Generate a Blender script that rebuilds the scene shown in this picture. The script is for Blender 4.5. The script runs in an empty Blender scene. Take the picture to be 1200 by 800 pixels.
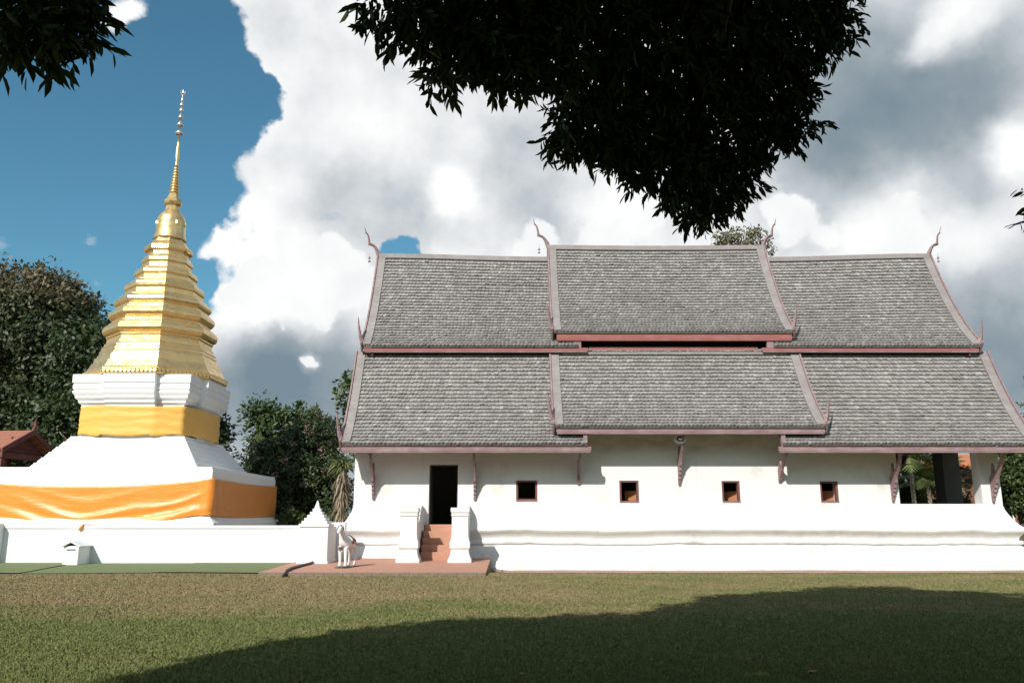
import bpy, bmesh, math, random
import numpy as np
from mathutils import Vector, Matrix, noise as mn

random.seed(7)
rng = np.random.default_rng(11)
C = bpy.context.scene
COL = C.collection
R = math.radians

# ------------------------------------------------------------------ camera
cam = bpy.data.cameras.new("camera")
cam.sensor_width = 36.0
cam.lens = 29.1
cam.clip_end = 3000
cam_ob = bpy.data.objects.new("camera", cam)
COL.objects.link(cam_ob)
cam_ob.location = (0, 0, 1.6)
cam_ob.rotation_euler = (R(90 + 11.93), 0, 0)
C.camera = cam_ob

# ------------------------------------------------------------------ light
SUN_EL, SUN_AZ = 35.0, 25.0          # sun in front-left of the facade, behind the camera
sun = bpy.data.lights.new("sun", 'SUN')
sun.energy = 4.3
sun.angle = R(0.5)
sun.color = (1.0, 0.955, 0.88)
sun_ob = bpy.data.objects.new("sun", sun)
COL.objects.link(sun_ob)
travel = Vector((math.sin(R(SUN_AZ)) * math.cos(R(SUN_EL)), math.cos(R(SUN_AZ)) * math.cos(R(SUN_EL)), -math.sin(R(SUN_EL))))
sun_ob.rotation_euler = travel.to_track_quat('-Z', 'Y').to_euler()
sun_ob.location = (-20, -40, 40)
C.view_settings.view_transform = 'Standard'
C.view_settings.look = 'None'
C.view_settings.gamma = 1.0
C.view_settings.use_curve_mapping = False
C.view_settings.exposure = 0.25


# ------------------------------------------------------------------ node helper
class NT:
    def __init__(s, tree):
        s.t = tree
        s.n = tree.nodes
        s.l = tree.links

    def add(s, typ, **kw):
        nd = s.n.new(typ)
        for k, v in kw.items():
            setattr(nd, k, v)
        return nd

    def put(s, sock, val):
        if isinstance(val, bpy.types.NodeSocket):
            s.l.new(val, sock)
        else:
            try:
                sock.default_value = val
            except Exception:
                sock.default_value = (*val, 1.0)

    def math(s, op, a, b=None, c=None, clamp=False):
        nd = s.add('ShaderNodeMath', operation=op)
        nd.use_clamp = clamp
        s.put(nd.inputs[0], a)
        if b is not None:
            s.put(nd.inputs[1], b)
        if c is not None:
            s.put(nd.inputs[2], c)
        return nd.outputs[0]

    def vmath(s, op, a, b=None, out=0):
        nd = s.add('ShaderNodeVectorMath', operation=op)
        s.put(nd.inputs[0], a)
        if b is not None:
            s.put(nd.inputs[1], b)
        return nd.outputs[out]

    def noise(s, vec, scale, detail=4, rough=0.55, col=False, dist=0.0):
        nd = s.add('ShaderNodeTexNoise')
        nd.inputs['Scale'].default_value = scale
        nd.inputs['Detail'].default_value = detail
        nd.inputs['Roughness'].default_value = rough
        nd.inputs['Distortion'].default_value = dist
        s.l.new(vec, nd.inputs['Vector'])
        return nd.outputs['Color' if col else 'Fac']

    def ss(s, x, a, b, lo=0.0, hi=1.0):
        nd = s.add('ShaderNodeMapRange', interpolation_type='SMOOTHSTEP')
        s.put(nd.inputs['Value'], x)
        s.put(nd.inputs['From Min'], a)
        s.put(nd.inputs['From Max'], b)
        s.put(nd.inputs['To Min'], lo)
        s.put(nd.inputs['To Max'], hi)
        return nd.outputs[0]

    def mix(s, f, a, b, blend='MIX'):
        nd = s.add('ShaderNodeMix', data_type='RGBA', blend_type=blend)
        s.put(nd.inputs['Factor'], f)
        s.put(nd.inputs['A'] if False else nd.inputs[6], a)
        s.put(nd.inputs[7], b)
        return nd.outputs[2]

    def ramp(s, f, stops):
        nd = s.add('ShaderNodeValToRGB')
        e = nd.color_ramp.elements
        while len(e) < len(stops):
            e.new(0.5)
        for k, (p, c) in enumerate(stops):
            e[k].position = p
            e[k].color = (*c, 1)
        s.put(nd.inputs[0], f)
        return nd.outputs[0]


# ------------------------------------------------------------------ sky
world = bpy.data.worlds.new("World")
C.world = world
world.use_nodes = True
W = NT(world.node_tree)
W.n.clear()
w_out = W.add('ShaderNodeOutputWorld')
w_bg = W.add('ShaderNodeBackground')
SKY = 0.1
w_bg.inputs['Strength'].default_value = SKY
W.l.new(w_bg.outputs[0], w_out.inputs['Surface'])
sky = W.add('ShaderNodeTexSky')
sky.sky_type = 'NISHITA'
sky.sun_disc = False
sky.sun_elevation = R(SUN_EL)
sky.sun_rotation = R(180 + SUN_AZ)
sky.altitude = 300
sky.air_density = 1.0
sky.dust_density = 1.2
sky.ozone_density = 1.6
tc = W.add('ShaderNodeTexCoord')
dirn = W.vmath('NORMALIZE', tc.outputs['Generated'])
# cloud banks as blurred patches of sky: direction x, y, z, angular radius, amount
COVER = [(-0.253,0.818,0.517,0.070,1.00),(-0.191,0.839,0.509,0.115,1.00),(-0.177,0.882,0.437,0.113,1.00),(-0.268,0.887,0.377,0.073,1.00),(-0.119,0.889,0.441,0.139,1.00),(-0.040,0.916,0.400,0.151,1.00),(-0.272,0.925,0.266,0.084,1.00),(-0.337,0.893,0.297,0.033,0.80),(-0.211,0.945,0.251,0.101,1.00),(-0.102,0.959,0.265,0.113,1.00),(0.041,0.931,0.363,0.173,1.00),(0.097,0.851,0.516,0.213,1.00),(0.290,0.877,0.383,0.213,1.00),(0.411,0.788,0.458,0.214,1.00),(0.510,0.813,0.280,0.176,1.00),(0.380,0.889,0.256,0.171,1.00),(0.201,0.941,0.271,0.171,1.00),(-0.268,0.948,0.170,0.094,0.75),(-0.182,0.970,0.163,0.091,0.75),(0.526,0.836,0.159,0.123,0.90),(-0.505,0.816,0.281,0.030,0.36),(-0.480,0.828,0.280,0.026,0.34),(-0.455,0.845,0.279,0.020,0.2),(-0.408,0.763,0.502,0.035,0.55),(-0.410,0.786,0.462,0.027,0.40),(-0.238,0.955,0.176,0.014,0.60),(-0.304,0.936,0.178,0.059,0.60)]
GAP = [(-0.326,0.808,0.490,0.051,1.00),(-0.303,0.843,0.444,0.057,1.10),(-0.345,0.856,0.384,0.043,1.00),(-0.365,0.868,0.338,0.038,0.80),(-0.360,0.898,0.253,0.025,0.80),(-0.366,0.809,0.460,0.064,0.60),(-0.127,0.941,0.310,0.034,1.5),(0.059,0.863,0.502,0.018,0.8),(-0.335,0.873,0.355,0.029,0.6)]
DARK = [(0.401,0.817,0.415,0.119,1.00),(0.340,0.854,0.393,0.095,0.75),(0.458,0.785,0.418,0.088,0.70),(0.498,0.741,0.450,0.076,0.60),(0.361,0.788,0.498,0.099,0.60),(-0.170,0.916,0.356,0.095,0.50),(-0.252,0.907,0.338,0.059,0.15),(0.020,0.910,0.413,0.111,0.45),(-0.081,0.936,0.343,0.071,0.30),(-0.277,0.945,0.185,0.050,0.60),(-0.211,0.962,0.172,0.091,1.00),(-0.304,0.941,0.149,0.078,1.00),(0.526,0.830,0.184,0.105,1.00),(0.465,0.856,0.227,0.082,0.50),(0.041,0.936,0.349,0.051,0.35),(0.328,0.890,0.316,0.058,0.20),(-0.251,0.811,0.528,0.056,0.15),(0.200,0.916,0.347,0.120,0.20),(0.487,0.807,0.333,0.044,0.35)]
LIGHT = [(-0.071,0.924,0.376,0.038,0.80),(0.452,0.752,0.480,0.039,0.70),(0.430,0.770,0.472,0.026,0.50),(-0.238,0.955,0.176,0.014,1.00),(-0.290,0.920,0.262,0.085,0.55),(-0.225,0.940,0.255,0.070,0.35),(-0.177,0.886,0.429,0.069,0.20),(0.503,0.782,0.369,0.035,0.60),(0.393,0.855,0.338,0.065,0.35),(0.141,0.922,0.360,0.070,0.30),(0.491,0.827,0.275,0.054,0.25)]
wn = W.noise(dirn, 5.0, 5, 0.55, col=True)
warp = W.vmath('SUBTRACT', wn, (0.5, 0.5, 0.5))
sc = W.add('ShaderNodeVectorMath', operation='SCALE')
W.l.new(warp, sc.inputs[0]); sc.inputs['Scale'].default_value = 0.10
dw = W.vmath('ADD', dirn, sc.outputs[0])
wn2 = W.noise(dirn, 22.0, 4, 0.55, col=True)
sc2 = W.add('ShaderNodeVectorMath', operation='SCALE')
W.l.new(W.vmath('SUBTRACT', wn2, (0.5, 0.5, 0.5)), sc2.inputs[0]); sc2.inputs['Scale'].default_value = 0.035
dw = W.vmath('ADD', dw, sc2.outputs[0])


sc3 = W.add('ShaderNodeVectorMath', operation='SCALE')
W.l.new(warp, sc3.inputs[0]); sc3.inputs['Scale'].default_value = 0.045
dsoft = W.vmath('ADD', W.vmath('ADD', dirn, sc3.outputs[0]), sc2.outputs[0])


def blobs(lst, vec, grow=1.25, inner=0.15):
    acc = None
    for (x, y, z, r, a) in lst:
        d = W.vmath('DISTANCE', vec, (x, y, z), out=1)
        v = W.ss(d, r * inner, r * grow, a, 0.0)
        acc = v if acc is None else W.math('ADD', acc, v)
    return acc


cov = W.math('MINIMUM', blobs(COVER, dw), 1.15)
gap = blobs(GAP, dw, 1.2, 0.1)
big = W.noise(dirn, 2.3, 2, 0.5)
bank = W.math('MULTIPLY', W.math('SUBTRACT', big, 0.5), 0.9)
fine = W.noise(dirn, 9.0, 9, 0.62)
fine = W.math('MULTIPLY', W.math('SUBTRACT', fine, 0.5), 1.45)
vor = W.add('ShaderNodeTexVoronoi', feature='SMOOTH_F1')
vor.inputs['Scale'].default_value = 26.0
vor.inputs['Smoothness'].default_value = 0.35
W.l.new(dw, vor.inputs['Vector'])
puff = W.math('MULTIPLY', W.math('SUBTRACT', 0.45, vor.outputs['Distance']), 0.70)
dens = W.math('ADD', W.math('SUBTRACT', cov, gap), W.math('ADD', fine, puff))
sepd = W.add('ShaderNodeSeparateXYZ'); W.l.new(dirn, sepd.inputs[0])
veil = W.ss(sepd.outputs[2], 0.22, 0.07, 0.0, 0.95)
# the broken cumulus goes on over the rest of the sky
rest = W.math('MULTIPLY', W.ss(sepd.outputs[1], 0.72, 0.45), W.math('ADD', 0.36, W.math('MULTIPLY', bank, 1.3)))
dens = W.math('ADD', dens, W.math('ADD', W.math('MULTIPLY', bank, 0.3), W.math('ADD', rest, veil)))
alpha = W.ss(dens, 0.27, 0.62)
# thickness / shade of the cloud bodies
shade = W.math('SUBTRACT', W.math('MULTIPLY', blobs(DARK, dsoft, 1.3, 0.0), 0.80), blobs(LIGHT, dsoft, 1.25, 0.1))
toward = (-0.10, -0.20, 0.22)
f_a = W.noise(W.vmath('ADD', dirn, (0.0, 0.0, 0.0)), 13.0, 6, 0.55)
f_b = W.noise(W.vmath('ADD', dirn, (-0.012, -0.02, 0.032)), 13.0, 6, 0.55)
relief = W.math('MULTIPLY', W.math('SUBTRACT', f_b, f_a), 0.7)
lump = W.math('MULTIPLY', W.math('SUBTRACT', W.noise(dw, 6.0, 6, 0.6), 0.5), 0.13)
vor2 = W.add('ShaderNodeTexVoronoi', feature='SMOOTH_F1')
vor2.inputs['Scale'].default_value = 15.0
vor2.inputs['Smoothness'].default_value = 0.5
W.l.new(dw, vor2.inputs['Vector'])
bil = W.math('MULTIPLY', W.math('SUBTRACT', vor2.outputs['Distance'], 0.38), 0.30)
bil2 = W.math('MULTIPLY', W.math('SUBTRACT', vor.outputs['Distance'], 0.38), 0.16)
lump = W.math('ADD', lump, W.math('ADD', bil, bil2))
body = W.math('MULTIPLY', W.ss(dens, 0.55, 1.6), 0.13)
shade = W.math('ADD', W.math('ADD', shade, W.math('MULTIPLY', veil, 0.75)), 0.0)
shade = W.math('ADD', W.math('ADD', shade, relief), W.math('ADD', lump, body))
ccol = W.ramp(W.math('MULTIPLY', W.math('ADD', shade, 0.1), 0.62, clamp=True),
              [(0.0, (1.06, 1.07, 1.07)), (0.16, (0.90, 0.92, 0.93)), (0.42, (0.58, 0.625, 0.66)), (0.72, (0.32, 0.385, 0.43)), (1.0, (0.205, 0.285, 0.345))])
cl = W.add('ShaderNodeVectorMath', operation='SCALE')
W.l.new(ccol, cl.inputs[0]); cl.inputs['Scale'].default_value = 0.80 / SKY
# nearer cumulus heaps with crisp crowns, standing in front of the grey bank
FRONT = [(-0.244,0.931,0.273,0.072,1.00),(-0.302,0.920,0.250,0.041,0.90),(-0.187,0.945,0.267,0.061,0.90),(-0.322,0.897,0.303,0.025,0.80),(0.102,0.942,0.319,0.056,0.90),(0.020,0.947,0.320,0.041,0.80),(0.161,0.923,0.349,0.040,0.80),(0.324,0.893,0.312,0.063,0.90),(0.415,0.862,0.292,0.056,0.90),(-0.238,0.955,0.176,0.014,0.90),(-0.122,0.954,0.275,0.051,0.70)]
fr_c = blobs(FRONT, dw, 1.3, 0.2)
fd = W.math('ADD', fr_c, W.math('ADD', W.math('MULTIPLY', fine, 0.75), W.math('MULTIPLY', puff, 1.3)))
fa = W.math('MULTIPLY', W.ss(fd, 0.42, 0.72), W.ss(fd, 1.6, 0.9, 0.55, 0.95))
fs_ = W.math('ADD', W.math('ADD', bil, bil2), W.math('ADD', W.math('MULTIPLY', relief, 0.8), 0.02))
fcol = W.ramp(W.math('MULTIPLY', W.math('ADD', fs_, 0.05), 1.2, clamp=True), [(0.0, (1.04, 1.05, 1.05)), (0.25, (0.97, 0.98, 0.99)), (0.7, (0.80, 0.83, 0.85)), (1.0, (0.68, 0.72, 0.75))])
fcl = W.add('ShaderNodeVectorMath', operation='SCALE')
W.l.new(fcol, fcl.inputs[0]); fcl.inputs['Scale'].default_value = 0.80 / SKY
# clear sky, tinted a little towards the photograph's cyan blue
blue = W.mix(1.0, sky.outputs[0], (0.58, 1.02, 0.99), 'MULTIPLY')
col = W.mix(fa, W.mix(alpha, blue, cl.outputs[0]), fcl.outputs[0])
W.l.new(col, w_bg.inputs['Color'])
world.cycles.sampling_method = 'MANUAL'
world.cycles.sample_map_resolution = 512


# ------------------------------------------------------------------ materials
def newmat(name):
    m = bpy.data.materials.new(name)
    m.use_nodes = True
    t = NT(m.node_tree)
    b = t.n['Principled BSDF']
    g = t.add('ShaderNodeNewGeometry')
    return m, t, b, g


def bump(t, b, h, strength, dist=0.02):
    bp = t.add('ShaderNodeBump')
    bp.inputs['Strength'].default_value = strength
    bp.inputs['Distance'].default_value = dist
    t.put(bp.inputs['Height'], h)
    t.l.new(bp.outputs[0], b.inputs['Normal'])


def scaled(t, v, s):
    return t.vmath('MULTIPLY', v, s)


def mat_plaster(name, base, stain=0.35, low=(0.2, 1.0), top=0.0):
    m, t, b, g = newmat(name)
    P = g.outputs['Position']
    n1 = t.noise(P, 0.9, 5, 0.6)
    streak = t.noise(scaled(t, P, (5.0, 5.0, 0.35)), 1.0, 5, 0.65)
    speck = t.noise(P, 14.0, 3, 0.7)
    sepz = t.add('ShaderNodeSeparateXYZ'); t.l.new(P, sepz.inputs[0])
    damp = t.ss(sepz.outputs[2], low[1], low[0])
    f1 = t.math('MULTIPLY', t.ss(n1, 0.52, 0.78), stain)
    f2 = t.math('MULTIPLY', t.ss(streak, 0.55, 0.85), stain * 1.1)
    f3 = t.math('MULTIPLY', t.math('MULTIPLY', damp, t.ss(t.noise(P, 2.6, 5, 0.65), 0.42, 0.75)), stain * 1.3)
    f4 = t.math('MULTIPLY', t.ss(speck, 0.66, 0.8), stain * 0.5)
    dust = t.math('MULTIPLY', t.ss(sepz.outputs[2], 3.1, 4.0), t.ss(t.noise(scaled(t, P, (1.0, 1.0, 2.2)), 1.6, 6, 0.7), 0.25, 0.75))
    f = t.math('ADD', t.math('ADD', f1, f2), t.math('ADD', f3, f4), clamp=True)
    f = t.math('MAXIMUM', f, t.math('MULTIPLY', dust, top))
    c = t.mix(f, base, (base[0] * 0.63, base[1] * 0.605, base[2] * 0.57))
    t.put(b.inputs['Base Color'], c)
    b.inputs['Roughness'].default_value = 0.85
    h = t.math('ADD', t.noise(P, 3.0, 4, 0.5), t.math('MULTIPLY', speck, 0.25))
    bump(t, b, h, 0.45, 0.03)
    return m


def mat_wood(name, base, worn, amt=0.6, rough=0.75):
    m, t, b, g = newmat(name)
    P = g.outputs['Position']
    gr = t.noise(scaled(t, P, (0.8, 8.0, 8.0)), 2.0, 6, 0.65)
    pt = t.noise(P, 2.2, 5, 0.65)
    f = t.math('MULTIPLY', t.ss(t.math('ADD', t.math('MULTIPLY', gr, 0.5), t.math('MULTIPLY', pt, 0.5)), 0.42, 0.66), amt)
    t.put(b.inputs['Base Color'], t.mix(f, base, worn))
    b.inputs['Roughness'].default_value = rough
    bump(t, b, gr, 0.4, 0.01)
    return m


def mat_plain(name, base, rough=0.7, var=0.25, scale=6.0, metal=0.0, bmp=0.2):
    m, t, b, g = newmat(name)
    P = g.outputs['Position']
    n = t.noise(P, scale, 5, 0.6)
    t.put(b.inputs['Base Color'], t.mix(n, [c * (1 - var) for c in base], [min(1, c * (1 + var)) for c in base]))
    b.inputs['Roughness'].default_value = rough
    b.inputs['Metallic'].default_value = metal
    if bmp:
        bump(t, b, t.noise(P, scale * 4, 3), bmp, 0.01)
    return m


def mat_tile(name):
    m, t, b, g = newmat(name)
    P = g.outputs['Position']
    rnd = g.outputs['Random Per Island']
    c1 = t.ramp(rnd, [(0.0, (0.205, 0.190, 0.182)), (0.35, (0.245, 0.229, 0.220)), (0.7, (0.272, 0.256, 0.247)), (0.96, (0.30, 0.285, 0.275)), (1.0, (0.36, 0.345, 0.33))])
    patch = t.noise(P, 0.55, 5, 0.6)
    lich = t.noise(P, 5.0, 5, 0.7)
    c2 = t.mix(t.math('MULTIPLY', t.ss(patch, 0.45, 0.75), 0.35), c1, (0.13, 0.118, 0.110))
    c3 = t.mix(t.math('MULTIPLY', t.ss(lich, 0.55, 0.80), 0.3), c2, (0.32, 0.308, 0.288))
    c4 = t.mix(t.math('MULTIPLY', t.ss(t.noise(P, 1.4, 4, 0.6), 0.55, 0.8), 0.30), c3, (0.25, 0.19, 0.17))
    t.put(b.inputs['Base Color'], c4)
    b.inputs['Roughness'].default_value = 0.85
    bump(t, b, t.noise(P, 30.0, 3), 0.3, 0.008)
    return m


def mat_gold(name):
    m, t, b, g = newmat(name)
    P = g.outputs['Position']
    sheet = t.noise(scaled(t, P, (1.2, 1.2, 3.0)), 2.2, 5, 0.6)
    worn = t.ss(t.noise(P, 3.2, 6, 0.7), 0.55, 0.8)
    c = t.mix(sheet, (0.74, 0.47, 0.18), (0.90, 0.68, 0.35))
    c = t.mix(t.math('MULTIPLY', worn, 0.35), c, (0.42, 0.29, 0.13))
    t.put(b.inputs['Base Color'], c)
    b.inputs['Metallic'].default_value = 0.86
    b.inputs['Specular IOR Level'].default_value = 0.25
    t.put(b.inputs['Roughness'], t.ss(t.noise(P, 5.0, 4), 0.3, 0.7, 0.26, 0.42))
    h = t.math('ADD', t.noise(scaled(t, P, (0.6, 0.6, 4.0)), 3.0, 4), t.math('MULTIPLY', t.noise(P, 3.0, 3), 0.5))
    bump(t, b, h, 0.30, 0.03)
    return m


def mat_cloth(name, a, bb, sheen=0.4, rough=0.42):
    m, t, b, g = newmat(name)
    P = g.outputs['Position']
    n = t.noise(scaled(t, P, (0.8, 0.8, 3.0)), 1.2, 3)
    t.put(b.inputs['Base Color'], t.mix(n, a, bb))
    b.inputs['Roughness'].default_value = rough
    b.inputs['Sheen Weight'].default_value = sheen
    b.inputs['Specular IOR Level'].default_value = 0.6
    w = t.noise(scaled(t, P, (1.0, 1.0, 5.0)), 2.5, 4)
    bump(t, b, w, 0.35, 0.03)
    return m


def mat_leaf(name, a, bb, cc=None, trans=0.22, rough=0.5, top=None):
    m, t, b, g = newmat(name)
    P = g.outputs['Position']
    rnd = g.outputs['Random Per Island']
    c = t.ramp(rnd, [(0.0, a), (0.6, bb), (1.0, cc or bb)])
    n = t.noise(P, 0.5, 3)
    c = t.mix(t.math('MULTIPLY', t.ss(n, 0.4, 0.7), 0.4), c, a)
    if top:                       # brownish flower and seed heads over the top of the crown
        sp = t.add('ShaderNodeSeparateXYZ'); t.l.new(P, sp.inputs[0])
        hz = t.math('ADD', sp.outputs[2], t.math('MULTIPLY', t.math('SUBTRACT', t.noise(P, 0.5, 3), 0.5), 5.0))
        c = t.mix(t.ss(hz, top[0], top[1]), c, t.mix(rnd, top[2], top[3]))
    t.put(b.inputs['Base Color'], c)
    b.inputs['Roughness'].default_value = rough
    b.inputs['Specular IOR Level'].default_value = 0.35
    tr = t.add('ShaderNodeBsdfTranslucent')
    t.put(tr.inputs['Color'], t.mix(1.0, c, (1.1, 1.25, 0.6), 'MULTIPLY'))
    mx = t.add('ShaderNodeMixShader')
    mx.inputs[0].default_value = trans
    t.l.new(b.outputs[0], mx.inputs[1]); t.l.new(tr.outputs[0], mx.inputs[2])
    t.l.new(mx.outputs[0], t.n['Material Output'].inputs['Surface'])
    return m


def grass_colour(t, P):
    sep = t.add('ShaderNodeSeparateXYZ'); t.l.new(P, sep.inputs[0])
    n1 = t.noise(scaled(t, P, (0.8, 1.7, 1.0)), 0.33, 5, 0.6)
    n2 = t.noise(P, 1.3, 5, 0.65)
    n3 = t.noise(P, 9.0, 3, 0.6)
    # trodden, drier turf lies along the path in front of the terrace
    dry = t.math('MULTIPLY', t.ss(sep.outputs[1], 11.5, 16.5), t.ss(sep.outputs[0], 5.0, -5.0, 0.55, 1.0))
    d = t.math('ADD', t.math('MULTIPLY', dry, 0.42), t.math('ADD', t.math('MULTIPLY', n1, 1.05), t.math('MULTIPLY', n2, 0.40)))
    f = t.ss(d, 0.74, 1.20)
    green = t.mix(n3, (0.108, 0.130, 0.042), (0.180, 0.190, 0.072))
    brown = t.mix(n3, (0.190, 0.145, 0.075), (0.300, 0.240, 0.135))
    return t.mix(f, green, brown)


def mat_lawn():
    m, t, b, g = newmat('lawn_soil')
    P = g.outputs['Position']
    t.put(b.inputs['Base Color'], t.mix(0.18, grass_colour(t, P), (0.08, 0.07, 0.035)))
    b.inputs['Roughness'].default_value = 0.95
    b.inputs['Specular IOR Level'].default_value = 0.1
    bump(t, b, t.noise(P, 24.0, 4, 0.7), 0.6, 0.03)
    return m


def mat_blade():
    m, t, b, g = newmat('grass_blade')
    P = g.outputs['Position']
    c = grass_colour(t, P)
    c = t.mix(g.outputs['Random Per Island'], t.mix(1.0, c, (0.86, 0.88, 0.84), 'MULTIPLY'), t.mix(1.0, c, (1.18, 1.16, 1.12), 'MULTIPLY'))
    t.put(b.inputs['Base Color'], c)
    b.inputs['Roughness'].default_value = 0.75
    b.inputs['Specular IOR Level'].default_value = 0.2
    return m


M = {}
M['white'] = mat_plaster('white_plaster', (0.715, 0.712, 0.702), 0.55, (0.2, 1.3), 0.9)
M['white_clean'] = mat_plaster('white_stupa_plaster', (0.80, 0.795, 0.79), 0.14, (0.0, 0.5))
M['wall_white'] = mat_plaster('white_fence_plaster', (0.77, 0.78, 0.78), 0.16, (0.25, 0.5))
M['tile'] = mat_tile('wooden_shingle')
M['deck'] = mat_plain('roof_deck', (0.10, 0.085, 0.08), 0.9)
M['verge'] = mat_wood('weathered_verge', (0.225, 0.195, 0.19), (0.31, 0.285, 0.28), 0.8)
M['mauve'] = mat_wood('faded_mauve_wood', (0.225, 0.135, 0.142), (0.36, 0.265, 0.262), 0.75)
M['red'] = mat_wood('red_painted_wood', (0.27, 0.088, 0.078), (0.33, 0.17, 0.155), 0.6)
M['darkred'] = mat_wood('dark_red_wood', (0.15, 0.045, 0.04), (0.26, 0.12, 0.10), 0.5)
M['darkgrey'] = mat_plain('dark_grey_pillar', (0.10, 0.098, 0.092), 0.8, 0.2, 2.0)  # porch pillar tone, much darker than the white walls
M['soffit'] = mat_wood('soffit_boards', (0.16, 0.11, 0.08), (0.22, 0.16, 0.12), 0.5)
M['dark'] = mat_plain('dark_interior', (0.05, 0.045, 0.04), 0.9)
M['shutter'] = mat_wood('shutter_wood', (0.36, 0.135, 0.05), (0.42, 0.20, 0.09), 0.5)
M['terra'] = mat_plain('terracotta_paving', (0.44, 0.225, 0.155), 0.8, 0.2, 3.0)
M['terra_dust'] = mat_plain('dusty_terracotta', (0.46, 0.28, 0.21), 0.9, 0.18, 2.0)
M['rim'] = mat_plain('terrace_edge', (0.20, 0.155, 0.11), 0.95, 0.35, 4.0)
M['earth'] = mat_plain('bare_earth', (0.36, 0.235, 0.165), 0.95, 0.25, 5.0)
M['turf'] = mat_plain('artificial_turf', (0.135, 0.165, 0.065), 0.95, 0.30, 4.0, 0, 0.6)
M['gold'] = mat_gold('gold_leaf')
M['silver'] = mat_plain('silver_balls', (0.72, 0.66, 0.60), 0.35, 0.15, 8.0, 0.9, 0.0)
M['orange'] = mat_cloth('orange_satin', (0.74, 0.235, 0.022), (0.80, 0.29, 0.035), 0.12, 0.40)
M['yellow'] = mat_cloth('yellow_cloth', (0.70, 0.36, 0.06), (0.78, 0.44, 0.085), 0.1, 0.6)
M['speaker'] = mat_plain('speaker_enamel', (0.75, 0.74, 0.70), 0.5, 0.05)
M['black'] = mat_plain('black_rubber', (0.02, 0.02, 0.02), 0.6, 0.2)
M['bark'] = mat_plain('bark', (0.12, 0.095, 0.07), 0.95, 0.4, 3.0, 0, 0.8)
M['palebark'] = mat_plain('pale_bark', (0.26, 0.22, 0.17), 0.95, 0.35, 3.0, 0, 0.8)
M['statue'] = mat_plain('painted_white_statue', (0.78, 0.77, 0.75), 0.6, 0.06)
M['mane'] = mat_plain('brown_paint', (0.22, 0.11, 0.07), 0.7)
M['pavroof'] = mat_plain('terracotta_roof', (0.34, 0.15, 0.10), 0.85, 0.25, 5.0)
M['leaf_dark'] = mat_leaf('dark_leaves', (0.018, 0.034, 0.010), (0.042, 0.066, 0.022), (0.085, 0.105, 0.040), 0.15)
M['leaf_olive'] = mat_leaf('olive_leaves', (0.018, 0.032, 0.010), (0.045, 0.062, 0.022), (0.085, 0.098, 0.040), 0.15, top=(13.0, 16.0, (0.055, 0.052, 0.022), (0.165, 0.125, 0.065)))
M['leaf_mid'] = mat_leaf('green_leaves', (0.026, 0.050, 0.014), (0.060, 0.092, 0.026), (0.105, 0.135, 0.048), 0.2)
M['leaf_lite'] = mat_leaf('light_green_leaves', (0.050, 0.075, 0.022), (0.095, 0.125, 0.038), (0.15, 0.17, 0.06), 0.2)
M['leaf_tip'] = mat_leaf('pale_new_leaves', (0.090, 0.092, 0.045), (0.16, 0.15, 0.085), (0.24, 0.20, 0.13), 0.2)
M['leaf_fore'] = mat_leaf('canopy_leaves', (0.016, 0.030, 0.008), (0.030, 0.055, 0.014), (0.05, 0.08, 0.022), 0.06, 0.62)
M['leaf_deadpalm'] = mat_leaf('dry_fronds', (0.17, 0.125, 0.085), (0.27, 0.21, 0.15), (0.36, 0.29, 0.21), 0.1)
M['leaf_palm'] = mat_leaf('palm_fronds', (0.075, 0.105, 0.032), (0.17, 0.20, 0.075), (0.34, 0.33, 0.16), 0.2)
M['flower'] = mat_leaf('pink_flowers', (0.24, 0.12, 0.14), (0.34, 0.19, 0.21), (0.40, 0.27, 0.27), 0.2)
M['dryleaf'] = mat_plain('dry_leaf', (0.30, 0.20, 0.11), 0.85, 0.3)
M['lawn'] = mat_lawn()
M['blade'] = mat_blade()


# ------------------------------------------------------------------ object helpers
def link(o, parent=None):
    COL.objects.link(o)
    if parent is not None:
        o.parent = parent
    return o


def tag(o, label=None, cat=None, group=None, kind=None):
    if label: o['label'] = label
    if cat: o['category'] = cat
    if group: o['group'] = group
    if kind: o['kind'] = kind
    return o


def empty(name, loc=(0, 0, 0), rz=0.0):
    o = bpy.data.objects.new(name, None)
    o.location = loc
    o.rotation_euler = (0, 0, rz)
    o.empty_display_size = 0.3
    return link(o)


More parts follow.
